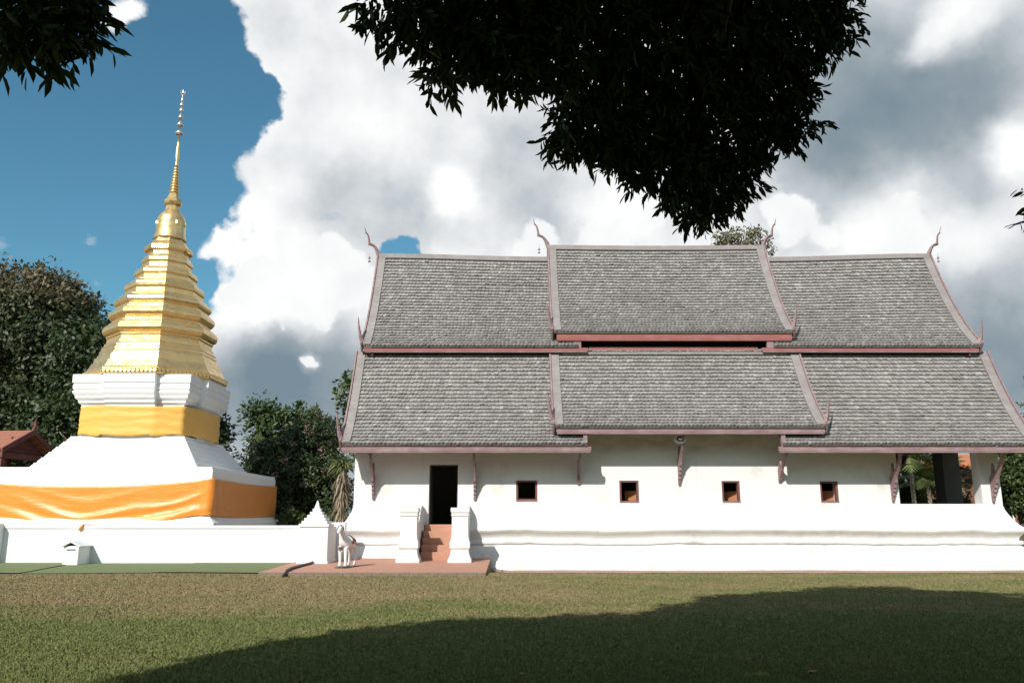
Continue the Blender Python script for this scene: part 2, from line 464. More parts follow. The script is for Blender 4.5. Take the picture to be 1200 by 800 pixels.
class MB:
    """collects polygons, then links them as one mesh object"""
    def __init__(s):
        s.v = []
        s.f = []

    def poly(s, pts):
        i = len(s.v)
        s.v += [tuple(p) for p in pts]
        s.f.append(tuple(range(i, i + len(pts))))

    def box(s, x0, x1, y0, y1, z0, z1):
        i = len(s.v)
        s.v += [(x0, y0, z0), (x1, y0, z0), (x1, y1, z0), (x0, y1, z0), (x0, y0, z1), (x1, y0, z1), (x1, y1, z1), (x0, y1, z1)]
        for q in ((0, 3, 2, 1), (4, 5, 6, 7), (0, 1, 5, 4), (1, 2, 6, 5), (2, 3, 7, 6), (3, 0, 4, 7)):
            s.f.append(tuple(i + k for k in q))

    def rings(s, rings, closed=True, cap0=True, cap1=True):
        i = len(s.v)
        n = len(rings[0])
        for r in rings:
            s.v += [tuple(p) for p in r]
        m = n if closed else n - 1
        for a in range(len(rings) - 1):
            for k in range(m):
                k2 = (k + 1) % n
                s.f.append((i + a * n + k, i + a * n + k2, i + (a + 1) * n + k2, i + (a + 1) * n + k))
        if cap0: s.f.append(tuple(i + k for k in reversed(range(n))))
        if cap1: s.f.append(tuple(i + (len(rings) - 1) * n + k for k in range(n)))

    def lathe(s, prof, cx, cy, n=16, axis=None):
        rr = []
        for (r, z) in prof:
            rr.append([(cx + r * math.cos(2 * math.pi * k / n), cy + r * math.sin(2 * math.pi * k / n), z) for k in range(n)])
        s.rings(rr)

    def tube(s, pts, rads, n=6):
        pts = [Vector(p) for p in pts]
        rr = []
        up = Vector((0.31, 0.17, 0.93)).normalized()
        for k, p in enumerate(pts):
            d = (pts[min(k + 1, len(pts) - 1)] - pts[max(k - 1, 0)]).normalized()
            a = d.cross(up)
            if a.length < 1e-3: a = d.cross(Vector((1, 0, 0)))
            a.normalize()
            b = d.cross(a)
            rr.append([p + (a * math.cos(2 * math.pi * j / n) + b * math.sin(2 * math.pi * j / n)) * rads[k] for j in range(n)])
        s.rings(rr)

    def prism(s, pts2, f0, f1):
        """pts2: 2-D outline; f0/f1 map (a,b) to the two end faces"""
        a = [f0(*p) for p in pts2]
        b = [f1(*p) for p in pts2]
        s.rings([a, b])

    def build(s, name, mat, parent=None, smooth=False, bevel=0.0, fix=True):
        me = bpy.data.meshes.new(name)
        me.from_pydata(s.v, [], s.f)
        if fix:
            bm = bmesh.new(); bm.from_mesh(me)
            bmesh.ops.recalc_face_normals(bm, faces=bm.faces)
            bm.to_mesh(me); bm.free()
        if mat: me.materials.append(mat)
        if smooth:
            me.polygons.foreach_set('use_smooth', [True] * len(me.polygons))
        o = bpy.data.objects.new(name, me)
        link(o, parent)
        if bevel:
            md = o.modifiers.new('bevel', 'BEVEL'); md.width = bevel; md.segments = 2; md.limit_method = 'ANGLE'
        return o


def np_mesh(name, V, F, mat, parent=None, smooth=False):
    """V (n,3), F (m,4) quads"""
    me = bpy.data.meshes.new(name)
    V = np.asarray(V, dtype=np.float32); F = np.asarray(F, dtype=np.int32)
    me.vertices.add(len(V)); me.vertices.foreach_set('co', V.ravel())
    k = F.shape[1]
    me.loops.add(F.size); me.loops.foreach_set('vertex_index', F.ravel())
    me.polygons.add(len(F))
    me.polygons.foreach_set('loop_start', np.arange(0, F.size, k, dtype=np.int32))
    me.polygons.foreach_set('loop_total', np.full(len(F), k, dtype=np.int32))
    if smooth: me.polygons.foreach_set('use_smooth', np.ones(len(F), dtype=bool))
    me.update(calc_edges=True)
    me.materials.append(mat)
    return link(bpy.data.objects.new(name, me), parent)


def smst(a, b, x):
    t = min(1.0, max(0.0, (x - a) / (b - a)))
    return t * t * (3 - 2 * t)


def gz(x, y):
    """height of the lawn: it rises a little towards the terrace on the left"""
    k = smst(21.3, 24.0, y)
    left = (1 - smst(-1.0, 5.0, x)) * (1 - k) + (1 - smst(-1.7, -0.05, x)) * k
    return (0.18 * smst(10, 20.5, y) + 0.10 * smst(21, 24.6, y)) * left + 0.012 * math.sin(x * 0.9) * math.cos(y * 0.7)


# ================================================================== GROUND
xs = sorted(set([-600, -300, -150, -90, -60] + [round(-40 + 0.5 * k, 2) for k in range(161)] + [60, 90, 150, 300, 600]))
ys = sorted(set([-300, -120, -60, -30] + [round(-15 + 0.5 * k, 2) for k in range(151)] + [75, 100, 150, 250, 400, 700]))
g = MB()
for yv in ys:
    for xv in xs:
        g.v.append((xv, yv, gz(xv, yv)))
nx = len(xs)
for j in range(len(ys) - 1):
    for i in range(nx - 1):
        g.f.append((j * nx + i, j * nx + i + 1, (j + 1) * nx + i + 1, (j + 1) * nx + i))
tag(g.build('lawn', M['lawn'], smooth=True, fix=False), kind='structure')


def sheet(name, mat, x0, x1, y0, y1, lift, nxs=24, nys=8, wob=0.0):
    b = MB()
    for j in range(nys + 1):
        for i in range(nxs + 1):
            x = x0 + (x1 - x0) * i / nxs
            y = y0 + (y1 - y0) * j / nys
            if wob and j == 0: y += wob * mn.noise(Vector((x * 1.3, 0, 3)))
            b.v.append((x, y, gz(x, y) + lift))
    for j in range(nys):
        for i in range(nxs):
            a = j * (nxs + 1) + i
            b.f.append((a, a + 1, a + nxs + 2, a + nxs + 1))
    return tag(b.build(name, mat, smooth=True, fix=False), kind='structure')


sheet('bare_earth_strip', M['earth'], -0.55, 22.0, 24.75, 25.9, 0.012, 90, 4, 0.35)
# artificial turf in three strips with a thin seam between them
turf = MB()
edges = [-19.0, -15.9, -12.45, -9.1, -6.30]
for k in range(4):
    n = 8
    for i in range(n):
        xa = edges[k] + 0.02 + (edges[k + 1] - edges[k] - 0.04) * i / n
        xb = edges[k] + 0.02 + (edges[k + 1] - edges[k] - 0.04) * (i + 1) / n
        for j in range(5):
            ya, yb = 21.7 + 0.62 * j, 21.7 + 0.62 * (j + 1)
            lf = 0.016 + 0.012 * (k % 2)
            turf.poly([(xa, ya, gz(xa, ya) + lf), (xb, ya, gz(xb, ya) + lf), (xb, yb, gz(xb, yb) + lf), (xa, yb, gz(xa, yb) + lf)])
tag(turf.build('artificial_turf', M['turf'], fix=False), kind='structure')

# terrace: a gently falling terracotta slab
t_ = MB()
TX0, TX1, TY0, TY1 = -6.22, -0.64, 21.05, 26.4


def tz(y):
    return 0.36 - 0.10 * (26.0 - y) / 4.95


n = 20
for i in range(n):
    xa, xb = TX0 + (TX1 - TX0) * i / n, TX0 + (TX1 - TX0) * (i + 1) / n
    t_.poly([(xa, TY0, tz(TY0)), (xb, TY0, tz(TY0)), (xb, TY1, tz(TY1)), (xa, TY1, tz(TY1))])
terr = tag(t_.build('terrace', M['terra'], fix=False), kind='structure')
rim = MB()
rim.poly([(TX0, TY0, -0.2), (TX1, TY0, -0.2), (TX1, TY0, tz(TY0)), (TX0, TY0, tz(TY0))])
rim.poly([(TX1, TY0, -0.2), (TX1, TY1, -0.2), (TX1, TY1, tz(TY1)), (TX1, TY0, tz(TY0))])
rim.poly([(TX0, TY1, -0.2), (TX0, TY0, -0.2), (TX0, TY0, tz(TY0)), (TX0, TY1, tz(TY1))])
rim.build('slab_edge', M['rim'], terr, fix=False)
kb = MB()
for i in range(24):
    xa = TX0 + (TX1 - TX0) * i / 24
    xb = TX0 + (TX1 - TX0) * (i + 1) / 24
    kb.box(xa + 0.004, xb - 0.004, TY0 - 0.13 - 0.01 * (i % 3), TY0 + 0.0, -0.1, tz(TY0) - 0.025 - 0.006 * (i % 2))
kb.build('edge_course', M['rim'], terr)['kind'] = 'stuff'

# ================================================================== TEMPLE
temple = empty('temple', (5.2, 26.5, 0))
tag(temple, 'long white temple hall with a tiered grey shingle roof and mauve eaves', 'temple')
temple_inv = Matrix.Translation((-5.2, -26.5, 0))


def TB(b, name, mat, parent=None, **k):
    """build in world coordinates, then parent under the temple (or a temple part)"""
    o = b.build(name, mat, None, **k)
    p = parent or temple
    o.parent = p
    if p is temple: o.matrix_parent_inverse = temple_inv
    return o


WX0, WX1, WY0, WY1 = -4.98, 15.42, 26.5, 33.1
FLOOR = 1.36


def wall_open(x0, x1, z0, z1, y0, y1, openings, mb, step=0.7):
    xs_ = {x0, x1}; zs_ = {z0, z1}
    for (a, b2, c, d) in openings:
        xs_ |= {a, b2}; zs_ |= {c, d}
    xs_ = sorted(xs_); zs_ = sorted(zs_)

    def inside(xm, zm):
        return any(a < xm < b2 and c < zm < d for (a, b2, c, d) in openings)
    for i in range(len(xs_) - 1):
        for j in range(len(zs_) - 1):
            a, b2, c, d = xs_[i], xs_[i + 1], zs_[j], zs_[j + 1]
            if inside((a + b2) / 2, (c + d) / 2):
                continue
            mb.poly([(a, y0, c), (b2, y0, c), (b2, y0, d), (a, y0, d)])
            mb.poly([(b2, y1, c), (a, y1, c), (a, y1, d), (b2, y1, d)])
    for (a, b2, c, d) in openings:
        mb.poly([(a, y0, c), (a, y1, c), (a, y1, d), (a, y0, d)])
        mb.poly([(b2, y1, c), (b2, y0, c), (b2, y0, d), (b2, y1, d)])
        mb.poly([(a, y0, c), (b2, y0, c), (b2, y1, c), (a, y1, c)])
        mb.poly([(a, y1, d), (b2, y1, d), (b2, y0, d), (a, y0, d)])
    mb.poly([(x0, y1, z0), (x0, y0, z0), (x0, y0, z1), (x0, y1, z1)])
    mb.poly([(x1, y0, z0), (x1, y1, z0), (x1, y1, z1), (x1, y0, z1)])
    mb.poly([(x0, y0, z1), (x1, y0, z1), (x1, y1, z1), (x0, y1, z1)])


DOOR = (-2.62, -1.71, FLOOR, 3.22)
WINS = [(0.13, 0.80, 2.06, 2.72), (3.39, 4.00, 2.03, 2.71), (6.62, 7.19, 2.03, 2.70), (9.72, 10.29, 2.03, 2.69)]
PORCH = (12.20, 14.80, 1.99, 3.92)
wl = MB()
wall_open(WX0, WX1, 1.1, 5.05, WY0, WY0 + 0.45, [DOOR] + WINS + [PORCH], wl)
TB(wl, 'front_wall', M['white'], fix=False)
wl = MB()
wl.box(WX0, WX0 + 0.45, WY0 + 0.455, WY1, 1.1, 5.0)
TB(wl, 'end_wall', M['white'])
wl = MB()
wall_open(WX0 + 0.455, 12.15, 1.1, 5.0, WY1 - 0.45, WY1, [], wl)
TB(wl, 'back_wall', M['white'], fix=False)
wl = MB()
wl.box(11.7, 12.15, WY0 + 0.455, WY1 - 0.455, 1.1, 5.05)
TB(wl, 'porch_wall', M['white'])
wl = MB()
wl.box(WX1 - 0.4, WX1, WY0 + 0.455, WY1 - 0.455, 1.1, 1.70)
TB(wl, 'porch_parapet', M['white'])
for (ya, yb) in ((28.75, 29.42),):
    wl = MB()
    wl.box(WX1 - 0.6, WX1 - 0.02, ya, yb, 1.705, 5.05)
    TB(wl, 'porch_pillar', M['darkgrey'], bevel=0.015)
wl = MB()
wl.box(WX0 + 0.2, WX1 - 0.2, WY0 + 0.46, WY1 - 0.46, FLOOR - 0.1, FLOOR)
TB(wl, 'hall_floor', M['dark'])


# moulded plinth swept round the building, open at the stair
def plinth():
    prof = [(0.012, 1.90), (0.03, 1.80), (0.10, 1.66), (0.21, 1.48), (0.36, 1.32), (0.50, 1.235), (0.515, 1.20), (0.505, 1.165), (0.42, 1.10),
            (0.33, 1.03), (0.285, 0.955), (0.27, 0.90), (0.285, 0.895), (0.36, 0.885), (0.37, 0.865), (0.37, 0.80), (0.35, 0.775), (0.30, 0.765), (0.295, 0.735),
            (0.335, 0.715), (0.40, 0.66), (0.50, 0.50), (0.60, 0.33), (0.69, 0.16), (0.74, 0.04), (0.75, -0.25)]
    prof = [(0.012, 1.90), (0.02, 1.82), (0.06, 1.72)] + [(o * 0.84, z) for (o, z) in prof[3:]]
    x = DOOR[1] + 0.10
    corner = [(WX1, WY0), (WX1, WY1), (WX0, WY1), (WX0, WY0)]
    path = [(x, WY0)] + corner + [(DOOR[0] - 0.10, WY0)]
    P = []
    for a, b2 in zip(path[:-1], path[1:]):
        L = math.dist(a, b2)
        k = max(1, int(L / 0.30))
        for q in range(k):
            u = q / k
            P.append((a[0] + (b2[0] - a[0]) * u, a[1] + (b2[1] - a[1]) * u))
    P.append(path[-1])
    rr = []
    for (px, py) in P:
        nxv = (1 if px >= WX1 - 1e-6 else 0) - (1 if px <= WX0 + 1e-6 else 0)
        nyv = (-1 if py <= WY0 + 1e-6 else 0) + (1 if py >= WY1 - 1e-6 else 0)
        ring = []
        for (o, z) in prof:
            wv = 0.032 * mn.noise(Vector((px * 0.8, py * 0.8, z * 0.5))) + 0.020 * mn.noise(Vector((px * 2.6, py * 2.6, z)))
            wo = 0.020 * mn.noise(Vector((px * 0.9, py * 0.9, 9 + z)))
            zz = z + (wv * 1.3 if 0.7 < z < 1.75 else 0)
            ring.append((px + nxv * (o + wo), py + nyv * (o + wo), zz))
        rr.append(ring)
    b = MB()
    b.rings(rr, closed=False, cap0=False, cap1=False)
    n_ = len(prof)
    for idx in (0, len(rr) - 1):
        ring = rr[idx]
        b.poly(list(ring) + [(ring[-1][0], WY0 + 0.2, -0.25), (ring[0][0], WY0 + 0.2, 1.9)])
    return b


pl = TB(plinth(), 'plinth', M['white'], fix=True)
for p in pl.data.polygons: p.use_smooth = len(p.vertices) == 4
es = pl.modifiers.new('split', 'EDGE_SPLIT'); es.split_angle = R(38)

# stair: five red steps between two moulded piers with sloping cheek walls
for i in range(5):
    b = MB()
    b.box(-2.70, -1.74, 25.10 + 0.27 * i, 26.52 if i < 4 else 26.95, 0.2 if i == 0 else 0.38 + 0.196 * i - 0.02, 0.38 + 0.196 * (i + 1) - (0.0 if i < 4 else 0.0))
    TB(b, 'step', M['terra'], bevel=0.012)


def pier(cx):
    b = MB()
    prof = [(0.335, 0.20), (0.335, 0.40), (0.30, 0.46), (0.265, 0.56), (0.25, 0.66), (0.25, 0.69), (0.285, 0.72), (0.285, 0.86), (0.25, 0.98), (0.235, 1.10),
            (0.235, 1.60), (0.262, 1.63), (0.262, 1.655), (0.235, 1.66), (0.25, 1.70), (0.27, 1.74), (0.27, 1.835), (0.255, 1.85)]
    rr = []
    for (h_, z) in prof:
        rr.append([(cx - h_, 24.52 - h_, z), (cx + h_, 24.52 - h_, z), (cx + h_, 24.52 + 0.235, z), (cx - h_, 24.52 + 0.235, z)])
    b.rings(rr)
    return b


for cx, sg in ((-2.96, 1), (-1.49, -1)):
    pr_ = TB(pier(cx), 'stair_pier', M['white'])
    cheek = MB()
    xa, xb = cx - 0.19, cx + 0.19
    out = [(24.757, 0.2), (26.45, 0.2), (26.45, 1.93), (26.0, 1.93), (25.75, 1.80), (24.95, 1.16), (24.757, 1.14)]
    cheek.prism(out, lambda a, b2: (xa, a, b2), lambda a, b2: (xb, a, b2))
    TB(cheek, 'cheek_wall', M['white'], pr_, bevel=0.02)

# door opening: a dark timber frame, the leaves stand open inside
fr = MB()
a, b2, c, d = DOOR
fr.box(a + 0.003, a + 0.045, WY0 + 0.30, WY0 + 0.42, c + 0.002, d - 0.003)
fr.box(b2 - 0.045, b2 - 0.003, WY0 + 0.30, WY0 + 0.42, c + 0.002, d - 0.003)
fr.box(a + 0.047, b2 - 0.047, WY0 + 0.30, WY0 + 0.42, d - 0.045, d - 0.003)
df = TB(fr, 'door_frame', M['dark'])
for sx in (a + 0.01, b2 - 0.045):
    lv = MB()
    lv.box(sx, sx + 0.035, WY0 + 0.46, WY0 + 0.90, c + 0.02, d - 0.09)
    TB(lv, 'door_leaf', M['dark'], df)

# windows
for k, (a, b2, c, d) in enumerate(WINS):
    fr = MB()
    y0, y1 = WY0 + 0.03, WY0 + 0.20
    w_ = 0.062
    fr.box(a + 0.003, a + w_, y0, y1, c + 0.003, d - 0.003)
    fr.box(b2 - w_, b2 - 0.003, y0, y1, c + 0.003, d - 0.003)
    fr.box(a + w_ + 0.002, b2 - w_ - 0.002, y0, y1, d - w_ * 0.8, d - 0.003)
    wf = TB(fr, 'window', M['darkred'])
    sl = MB()
    sl.box(a + 0.004, b2 - 0.004, WY0 - 0.02, WY0 + 0.028, c + 0.004, c + 0.045)
    TB(sl, 'sill', M['mauve'], wf)
    if k:
        sh = MB()                                       # leaf folded back inside the jamb
        ang = R(35)
        dx, dy = -math.cos(ang), math.sin(ang)
        x0s, y0s = b2 + 0.02, WY0 + 0.47
        L = 0.46
        pts = [(x0s, y0s), (x0s + dx * L, y0s + dy * L), (x0s + dx * L + 0.03, y0s + dy * L + 0.03), (x0s + 0.03, y0s + 0.03)]
        sh.rings([[(p[0], p[1], c + 0.06) for p in pts], [(p[0], p[1], c + 0.06 + 0.30 + 0.02 * (k % 2)) for p in pts]])
        TB(sh, 'shutter', M['shutter'], wf)
    else:
        bar = MB()
        bar.box(a + w_ + 0.002, b2 - w_ - 0.002, WY0 + 0.10, WY0 + 0.13, c + 0.06, c + 0.09)
        TB(bar, 'crossbar', M['darkred'], wf)


# ------------------------------------------------------------------ roofs
YR = 29.8
CURVE = 0.45


def slope(x, t, zr, ye, ze, sag, ytop=None, ztop=None):
    y = YR + (ye - YR) * t if ytop is None else ytop + (ye - ytop) * t
    zt = zr if ztop is None else ztop
    z = zt + (ze - zt) * (t + CURVE * t * (1 - t))
    z += sag(x) * (1 - t)
    return y, z


def make_roof(x0, x1, top, eave, sag, rowh=0.152, colw=0.128, skip=None, vis=None, left_verge=True, right_verge=True):
    """one slope pair; top=(y,z) of ridge or upper edge, eave=(y,z)"""
    (yt, zt), (ye, ze) = top, eave

    def S(x, t):
        y = yt + (ye - yt) * t
        z = zt + (ze - zt) * (t + CURVE * t * (1 - t)) + sag(x) * (1 - t)
        return y, z
    # deck, front and mirrored back slope
    nxs, nt = 14, 10
    decks = {}
    for side in (1, -1):
        deck = MB()
        rr = []
        for i in range(nxs + 1):
            x = x0 + (x1 - x0) * i / nxs
            prof = [S(x, j / nt) for j in range(nt + 1)]
            q = [(y, z) for (y, z) in prof] + [(y + (0.002 if k == 0 else 0), z - 0.04) for k, (y, z) in reversed(list(enumerate(prof)))]
            rr.append([(x, y - 0.004 if side > 0 else 2 * YR - y + 0.004, z) for (y, z) in q])
        deck.rings(rr)
        decks[side] = TB(deck, 'roof', M['deck'])
    rf = decks[1]
    # arclength table
    N = 200
    tab = [0.0]
    for k in range(N):
        ya, za = S((x0 + x1) / 2, k / N); yb, zb = S((x0 + x1) / 2, (k + 1) / N)
        tab.append(tab[-1] + math.hypot(yb - ya, zb - za))
    total = tab[-1]

    def t_at(s_):
        s_ = min(max(s_, 0), total)
        k = int(np.searchsorted(tab, s_)) - 1
        k = max(0, min(N - 1, k))
        return (k + (s_ - tab[k]) / (tab[k + 1] - tab[k])) / N
    rows = int(total / rowh)
    rh = total / rows
    for side in (1, -1):
        tl = MB()
        rr_ = rows
        for r in range(rr_):
            t0 = t_at(total - r * rh)
            t1 = t_at(total - r * rh - rh * 1.45)
            if t1 >= t0: continue
            x = x0 + 0.02 - (colw * 0.5 if r % 2 else 0)
            rowdy = random.uniform(-0.008, 0.008)
            cw_ = colw if side > 0 else colw * 3
            while x < x1:
                w = cw_ * random.uniform(0.90, 1.06)
                xa, xb = max(x0, x), min(x1, x + w - 0.006)
                if xb - xa > 0.03:
                    j1 = random.uniform(-0.012, 0.012) + rowdy
                    j2 = j1 + random.uniform(-0.014, 0.014)
                    lift = 0.082 + random.uniform(-0.007, 0.010)
                    if random.random() < 0.02: lift += 0.02
                    lt = random.uniform(-0.008, 0.008)

                    def pt(xx, t, nrm, dn=0.0):
                        y, z = S(xx, t)
                        y2, z2 = S(xx, min(1, t + 0.02)); 
                        if t + 0.02 > 1: y2, z2 = S(xx, t); y1_, z1_ = S(xx, t - 0.02)
                        else: y1_, z1_ = y, z
                        dy, dz = y2 - y1_, z2 - z1_
                        l = math.hypot(dy, dz); dy /= l; dz /= l
                        ny, nz = dz, -dy
                        if nz < 0: ny, nz = -ny, -nz
                        yy, zz = y + ny * nrm + dy * dn, z + nz * nrm + dz * dn
                        return (xx, yy if side > 0 else 2 * YR - yy, zz)
                    xm = (xa + xb) / 2
                    A = pt(xa, t0, lift - lt, j1)
                    Bm = pt(xm, t0, lift + 0.006, (j1 + j2) / 2 + 0.022)
                    Cc = pt(xb, t0, lift + lt, j2)
                    D = pt(xb, t1, 0.010); E_ = pt(xa, t1, 0.010)
                    A2 = pt(xa, t0, lift - lt - 0.070, j1); B2 = pt(xm, t0, lift - 0.066, (j1 + j2) / 2 + 0.022); C2 = pt(xb, t0, lift + lt - 0.070, j2)
                    i0 = len(tl.v)
                    tl.v += [A, Bm, Cc, D, E_, A2, B2, C2]
                    if side > 0:
                        tl.f += [(i0, i0 + 1, i0 + 2, i0 + 3, i0 + 4), (i0 + 5, i0 + 6, i0 + 1, i0), (i0 + 6, i0 + 7, i0 + 2, i0 + 1), (i0 + 5, i0, i0 + 4), (i0 + 7, i0 + 3, i0 + 2)]
                    else:
                        tl.f += [(i0 + 4, i0 + 3, i0 + 2, i0 + 1, i0), (i0, i0 + 1, i0 + 6, i0 + 5), (i0 + 1, i0 + 2, i0 + 7, i0 + 6), (i0 + 5, i0 + 4, i0), (i0 + 7, i0 + 2, i0 + 3)]
                x += w
        o = TB(tl, 'roof_tiles', M['tile'], decks[side], fix=False)
        o['kind'] = 'stuff'

    def strip(xa, xb, n0, n1, mat, name, par, side=1, ext=0.0):
        b = MB()
        rr = []
        K = 16
        for j in range(K + 1):
            t = j / K * (1 + ext)
            y, z = S((xa + xb) / 2, t)
            ya, za = S((xa + xb) / 2, t - 0.02); yb, zb = S((xa + xb) / 2, t + 0.02)
            dy, dz = yb - ya, zb - za
            l = math.hypot(dy, dz)
            ny, nz = -dz / l, dy / l
            if nz < 0: ny, nz = -ny, -nz
            q = [(xa, y + ny * n0, z + nz * n0), (xb, y + ny * n0, z + nz * n0), (xb, y + ny * n1, z + nz * n1), (xa, y + ny * n1, z + nz * n1)]
            if side < 0: q = [(p[0], 2 * YR - p[1], p[2]) for p in q]
            rr.append(q)
        b.rings(rr)
        return TB(b, name, mat, par)
    for side in (1, -1):
        for (has, xa, xb, oa, ob) in ((left_verge, x0, x0 + 0.27, x0 - 0.055, x0 - 0.003), (right_verge, x1 - 0.27, x1, x1 + 0.003, x1 + 0.055)):
            if not has: continue
            strip(xa, xb, -0.02, 0.105, M['verge'], 'verge_strip', decks[side], side)
            strip(oa, ob, -0.20, 0.15, M['mauve'], 'barge_board', decks[side], side, 0.012)
    return rf, S


def ridge_cap(x0, x1, z, sag, par):
    b = MB()
    rr = []
    K = 24
    for k in range(K + 1):
        x = x0 + (x1 - x0) * k / K
        zz = z + sag(x)
        rr.append([(x, YR - 0.17, zz - 0.10), (x, YR - 0.14, zz + 0.075), (x, YR - 0.07, zz + 0.100), (x, YR + 0.07, zz + 0.100), (x, YR + 0.14, zz + 0.075), (x, YR + 0.17, zz - 0.10)])
    b.rings(rr)
    return TB(b, 'ridge_cap', M['verge'], par)


def finial_outline(pts):
    Lf, Rt = [], []
    for k, (x, z, w) in enumerate(pts):
        p0 = pts[max(0, k - 1)]; p1 = pts[min(len(pts) - 1, k + 1)]
        dx, dz = p1[0] - p0[0], p1[1] - p0[1]
        l = math.hypot(dx, dz) or 1
        nx_, nz_ = -dz / l, dx / l
        w *= 0.8
        Lf.append((x + nx_ * w / 2, z + nz_ * w / 2)); Rt.append((x - nx_ * w / 2, z - nz_ * w / 2))
    return Lf, Rt


def finial(pts, ox, oy, oz, sx, thick, mat, name, par):
    """swept flat carving in the XZ plane with a tapering thickness"""
    Lf, Rt = finial_outline(pts)
    rr = []
    n_ = len(pts)
    for k in range(n_):
        th = thick * (1 - 0.72 * k / (n_ - 1))
        a_, b_ = Lf[k], Rt[k]
        m_ = ((a_[0] + b_[0]) / 2, (a_[1] + b_[1]) / 2)
        rr.append([(ox + sx * a_[0], oy, oz + a_[1]), (ox + sx * m_[0], oy - th, oz + m_[1]), (ox + sx * b_[0], oy, oz + b_[1]), (ox + sx * m_[0], oy + th, oz + m_[1])])
    b = MB(); b.rings(rr)
    return TB(b, name, mat, par)


CHOFA = [(-0.10, -0.30, 0.18), (0.02, -0.10, 0.21), (0.08, 0.08, 0.20), (0.15, 0.22, 0.15), (0.24, 0.33, 0.12), (0.34, 0.375, 0.14), (0.40, 0.40, 0.17), (0.41, 0.46, 0.11), (0.42, 0.56, 0.095), (0.45, 0.70, 0.085), (0.49, 0.79, 0.075), (0.545, 0.835, 0.085), (0.55, 0.88, 0.045), (0.58, 0.97, 0.035), (0.61, 1.08, 0.012)]
HANG = [(-0.28, -0.04, 0.20), (-0.10, -0.02, 0.22), (0.00, 0.05, 0.20), (0.05, 0.16, 0.16), (0.07, 0.26, 0.17), (0.085, 0.30, 0.11), (0.10, 0.42, 0.13), (0.115, 0.46, 0.08), (0.13, 0.58, 0.10), (0.14, 0.62, 0.06), (0.15, 0.74, 0.065), (0.17, 0.92, 0.014)]


def bells(x, y, z, par):
    for k in range(2):
        b = MB()
        b.lathe([(0.004, z - 0.02 - 0.13 * k), (0.035, z - 0.05 - 0.13 * k), (0.05, z - 0.10 - 0.13 * k), (0.01, z - 0.105 - 0.13 * k)], x, y, 8)
        TB(b, 'bell', M['mauve'], par)
    w_ = MB()
    w_.tube([(x, y, z + 0.12), (x, y, z - 0.15)], [0.006, 0.006], 4)
    TB(w_, 'bell_wire', M['mauve'], par)


def gable(x, pts, par):
    b = MB()
    full = pts + [(2 * YR - y, z) for (y, z) in reversed(pts)]
    b.prism(full, lambda a, c_: (x, a, c_), lambda a, c_: (x + 0.05, a, c_))
    return TB(b, 'gable_panel', M['darkred'], par)


no = lambda x: 0.0
ROOFS = {}
UPZ, UPE = 11.16, 7.16
lsag = lambda x: -0.13 * smst(-5.0, 1.4, x)
rsag = lambda x: -0.14 * smst(15.6, 9.4, x)
msag = lambda x: -0.04 * math.sin(math.pi * min(1, max(0, (x - 1.4) / 8.0)))
# lower tier
LT = (27.45, 7.0)
r1, S1 = make_roof(-5.20, 2.30, LT, (25.3, 3.74), no, right_verge=False)
r2, S2 = make_roof(8.25, 15.98, LT, (25.3, 3.74), no, left_verge=False)
r3, S3 = make_roof(1.30, 9.60, (27.47, 7.16), (25.3, 4.28), no)
# upper tier
r4, S4 = make_roof(-5.00, 2.20, (YR, UPZ), (27.1, UPE), lsag, right_verge=False)
r5, S5 = make_roof(8.75, 15.66, (YR, UPZ), (27.1, UPE), rsag, left_verge=False)
r6, S6 = make_roof(1.38, 9.44, (YR, 11.50), (27.1, 7.64), msag)
ridge_cap(-4.98, 1.36, UPZ, lsag, r4)
ridge_cap(9.50, 15.64, UPZ, rsag, r5)
ridge_cap(1.36, 9.46, 11.50, msag, r6)
for (rf, x, z, sx) in ((r4, -5.0, UPZ, -1), (r6, 1.38, 11.5, -1), (r6, 9.44, 11.5, 1), (r5, 15.66, UPZ, 1)):
    finial(CHOFA, x - sx * 0.02, YR, z + 0.10, sx, 0.075, M['mauve'], 'ridge_finial', rf)
    bells(x + sx * 0.36, YR, z + 0.02, rf)
for (rf, x, y, z, sx) in ((r1, -5.22, 25.36, 3.86, -1), (r2, 16.0, 25.36, 3.86, 1), (r3, 1.28, 25.36, 4.40, -1), (r3, 9.62, 25.36, 4.40, 1),
                          (r4, -5.02, 27.16, 7.28, -1), (r5, 15.68, 27.16, 7.28, 1), (r6, 1.36, 27.16, 7.76, -1), (r6, 9.46, 27.16, 7.76, 1)):
    finial(HANG, x, y, z, sx, 0.08, M['mauve'], 'eave_finial', rf)
# gable panels
for (rf, x, S, ) in ((r4, -4.7, S4), (r5, 15.3, S5), (r6, 1.7, S6), (r6, 9.1, S6)):
    x_ = x
    gable(x, [(S(x, 0.97)[0], S(x, 0.97)[1] - 0.12 - 0.25)] + [(S(x, t)[0], S(x, t)[1] - 0.10) for t in (0.97, 0.75, 0.5, 0.25, 0.0)][:-1] + [(YR - 0.01, S(x, 0)[1] - 0.13)], rf)
for (rf, x, S, zt) in ((r1, -4.9, S1, 6.9), (r2, 15.3, S2, 6.9)):
    gable(x, [(WY0 + 0.02, 5.06)] + [(S(x, t)[0], S(x, t)[1] - 0.12) for t in (0.45, 0.3, 0.15, 0.02)] + [(YR - 0.01, 6.85)], rf)


def beam(x0, x1, y0, y1, z0, z1, mat, name='fascia', par=None, bev=0.012):
    b = MB(); b.box(x0, x1, y0, y1, z0, z1)
    return TB(b, name, mat, par, bevel=bev)


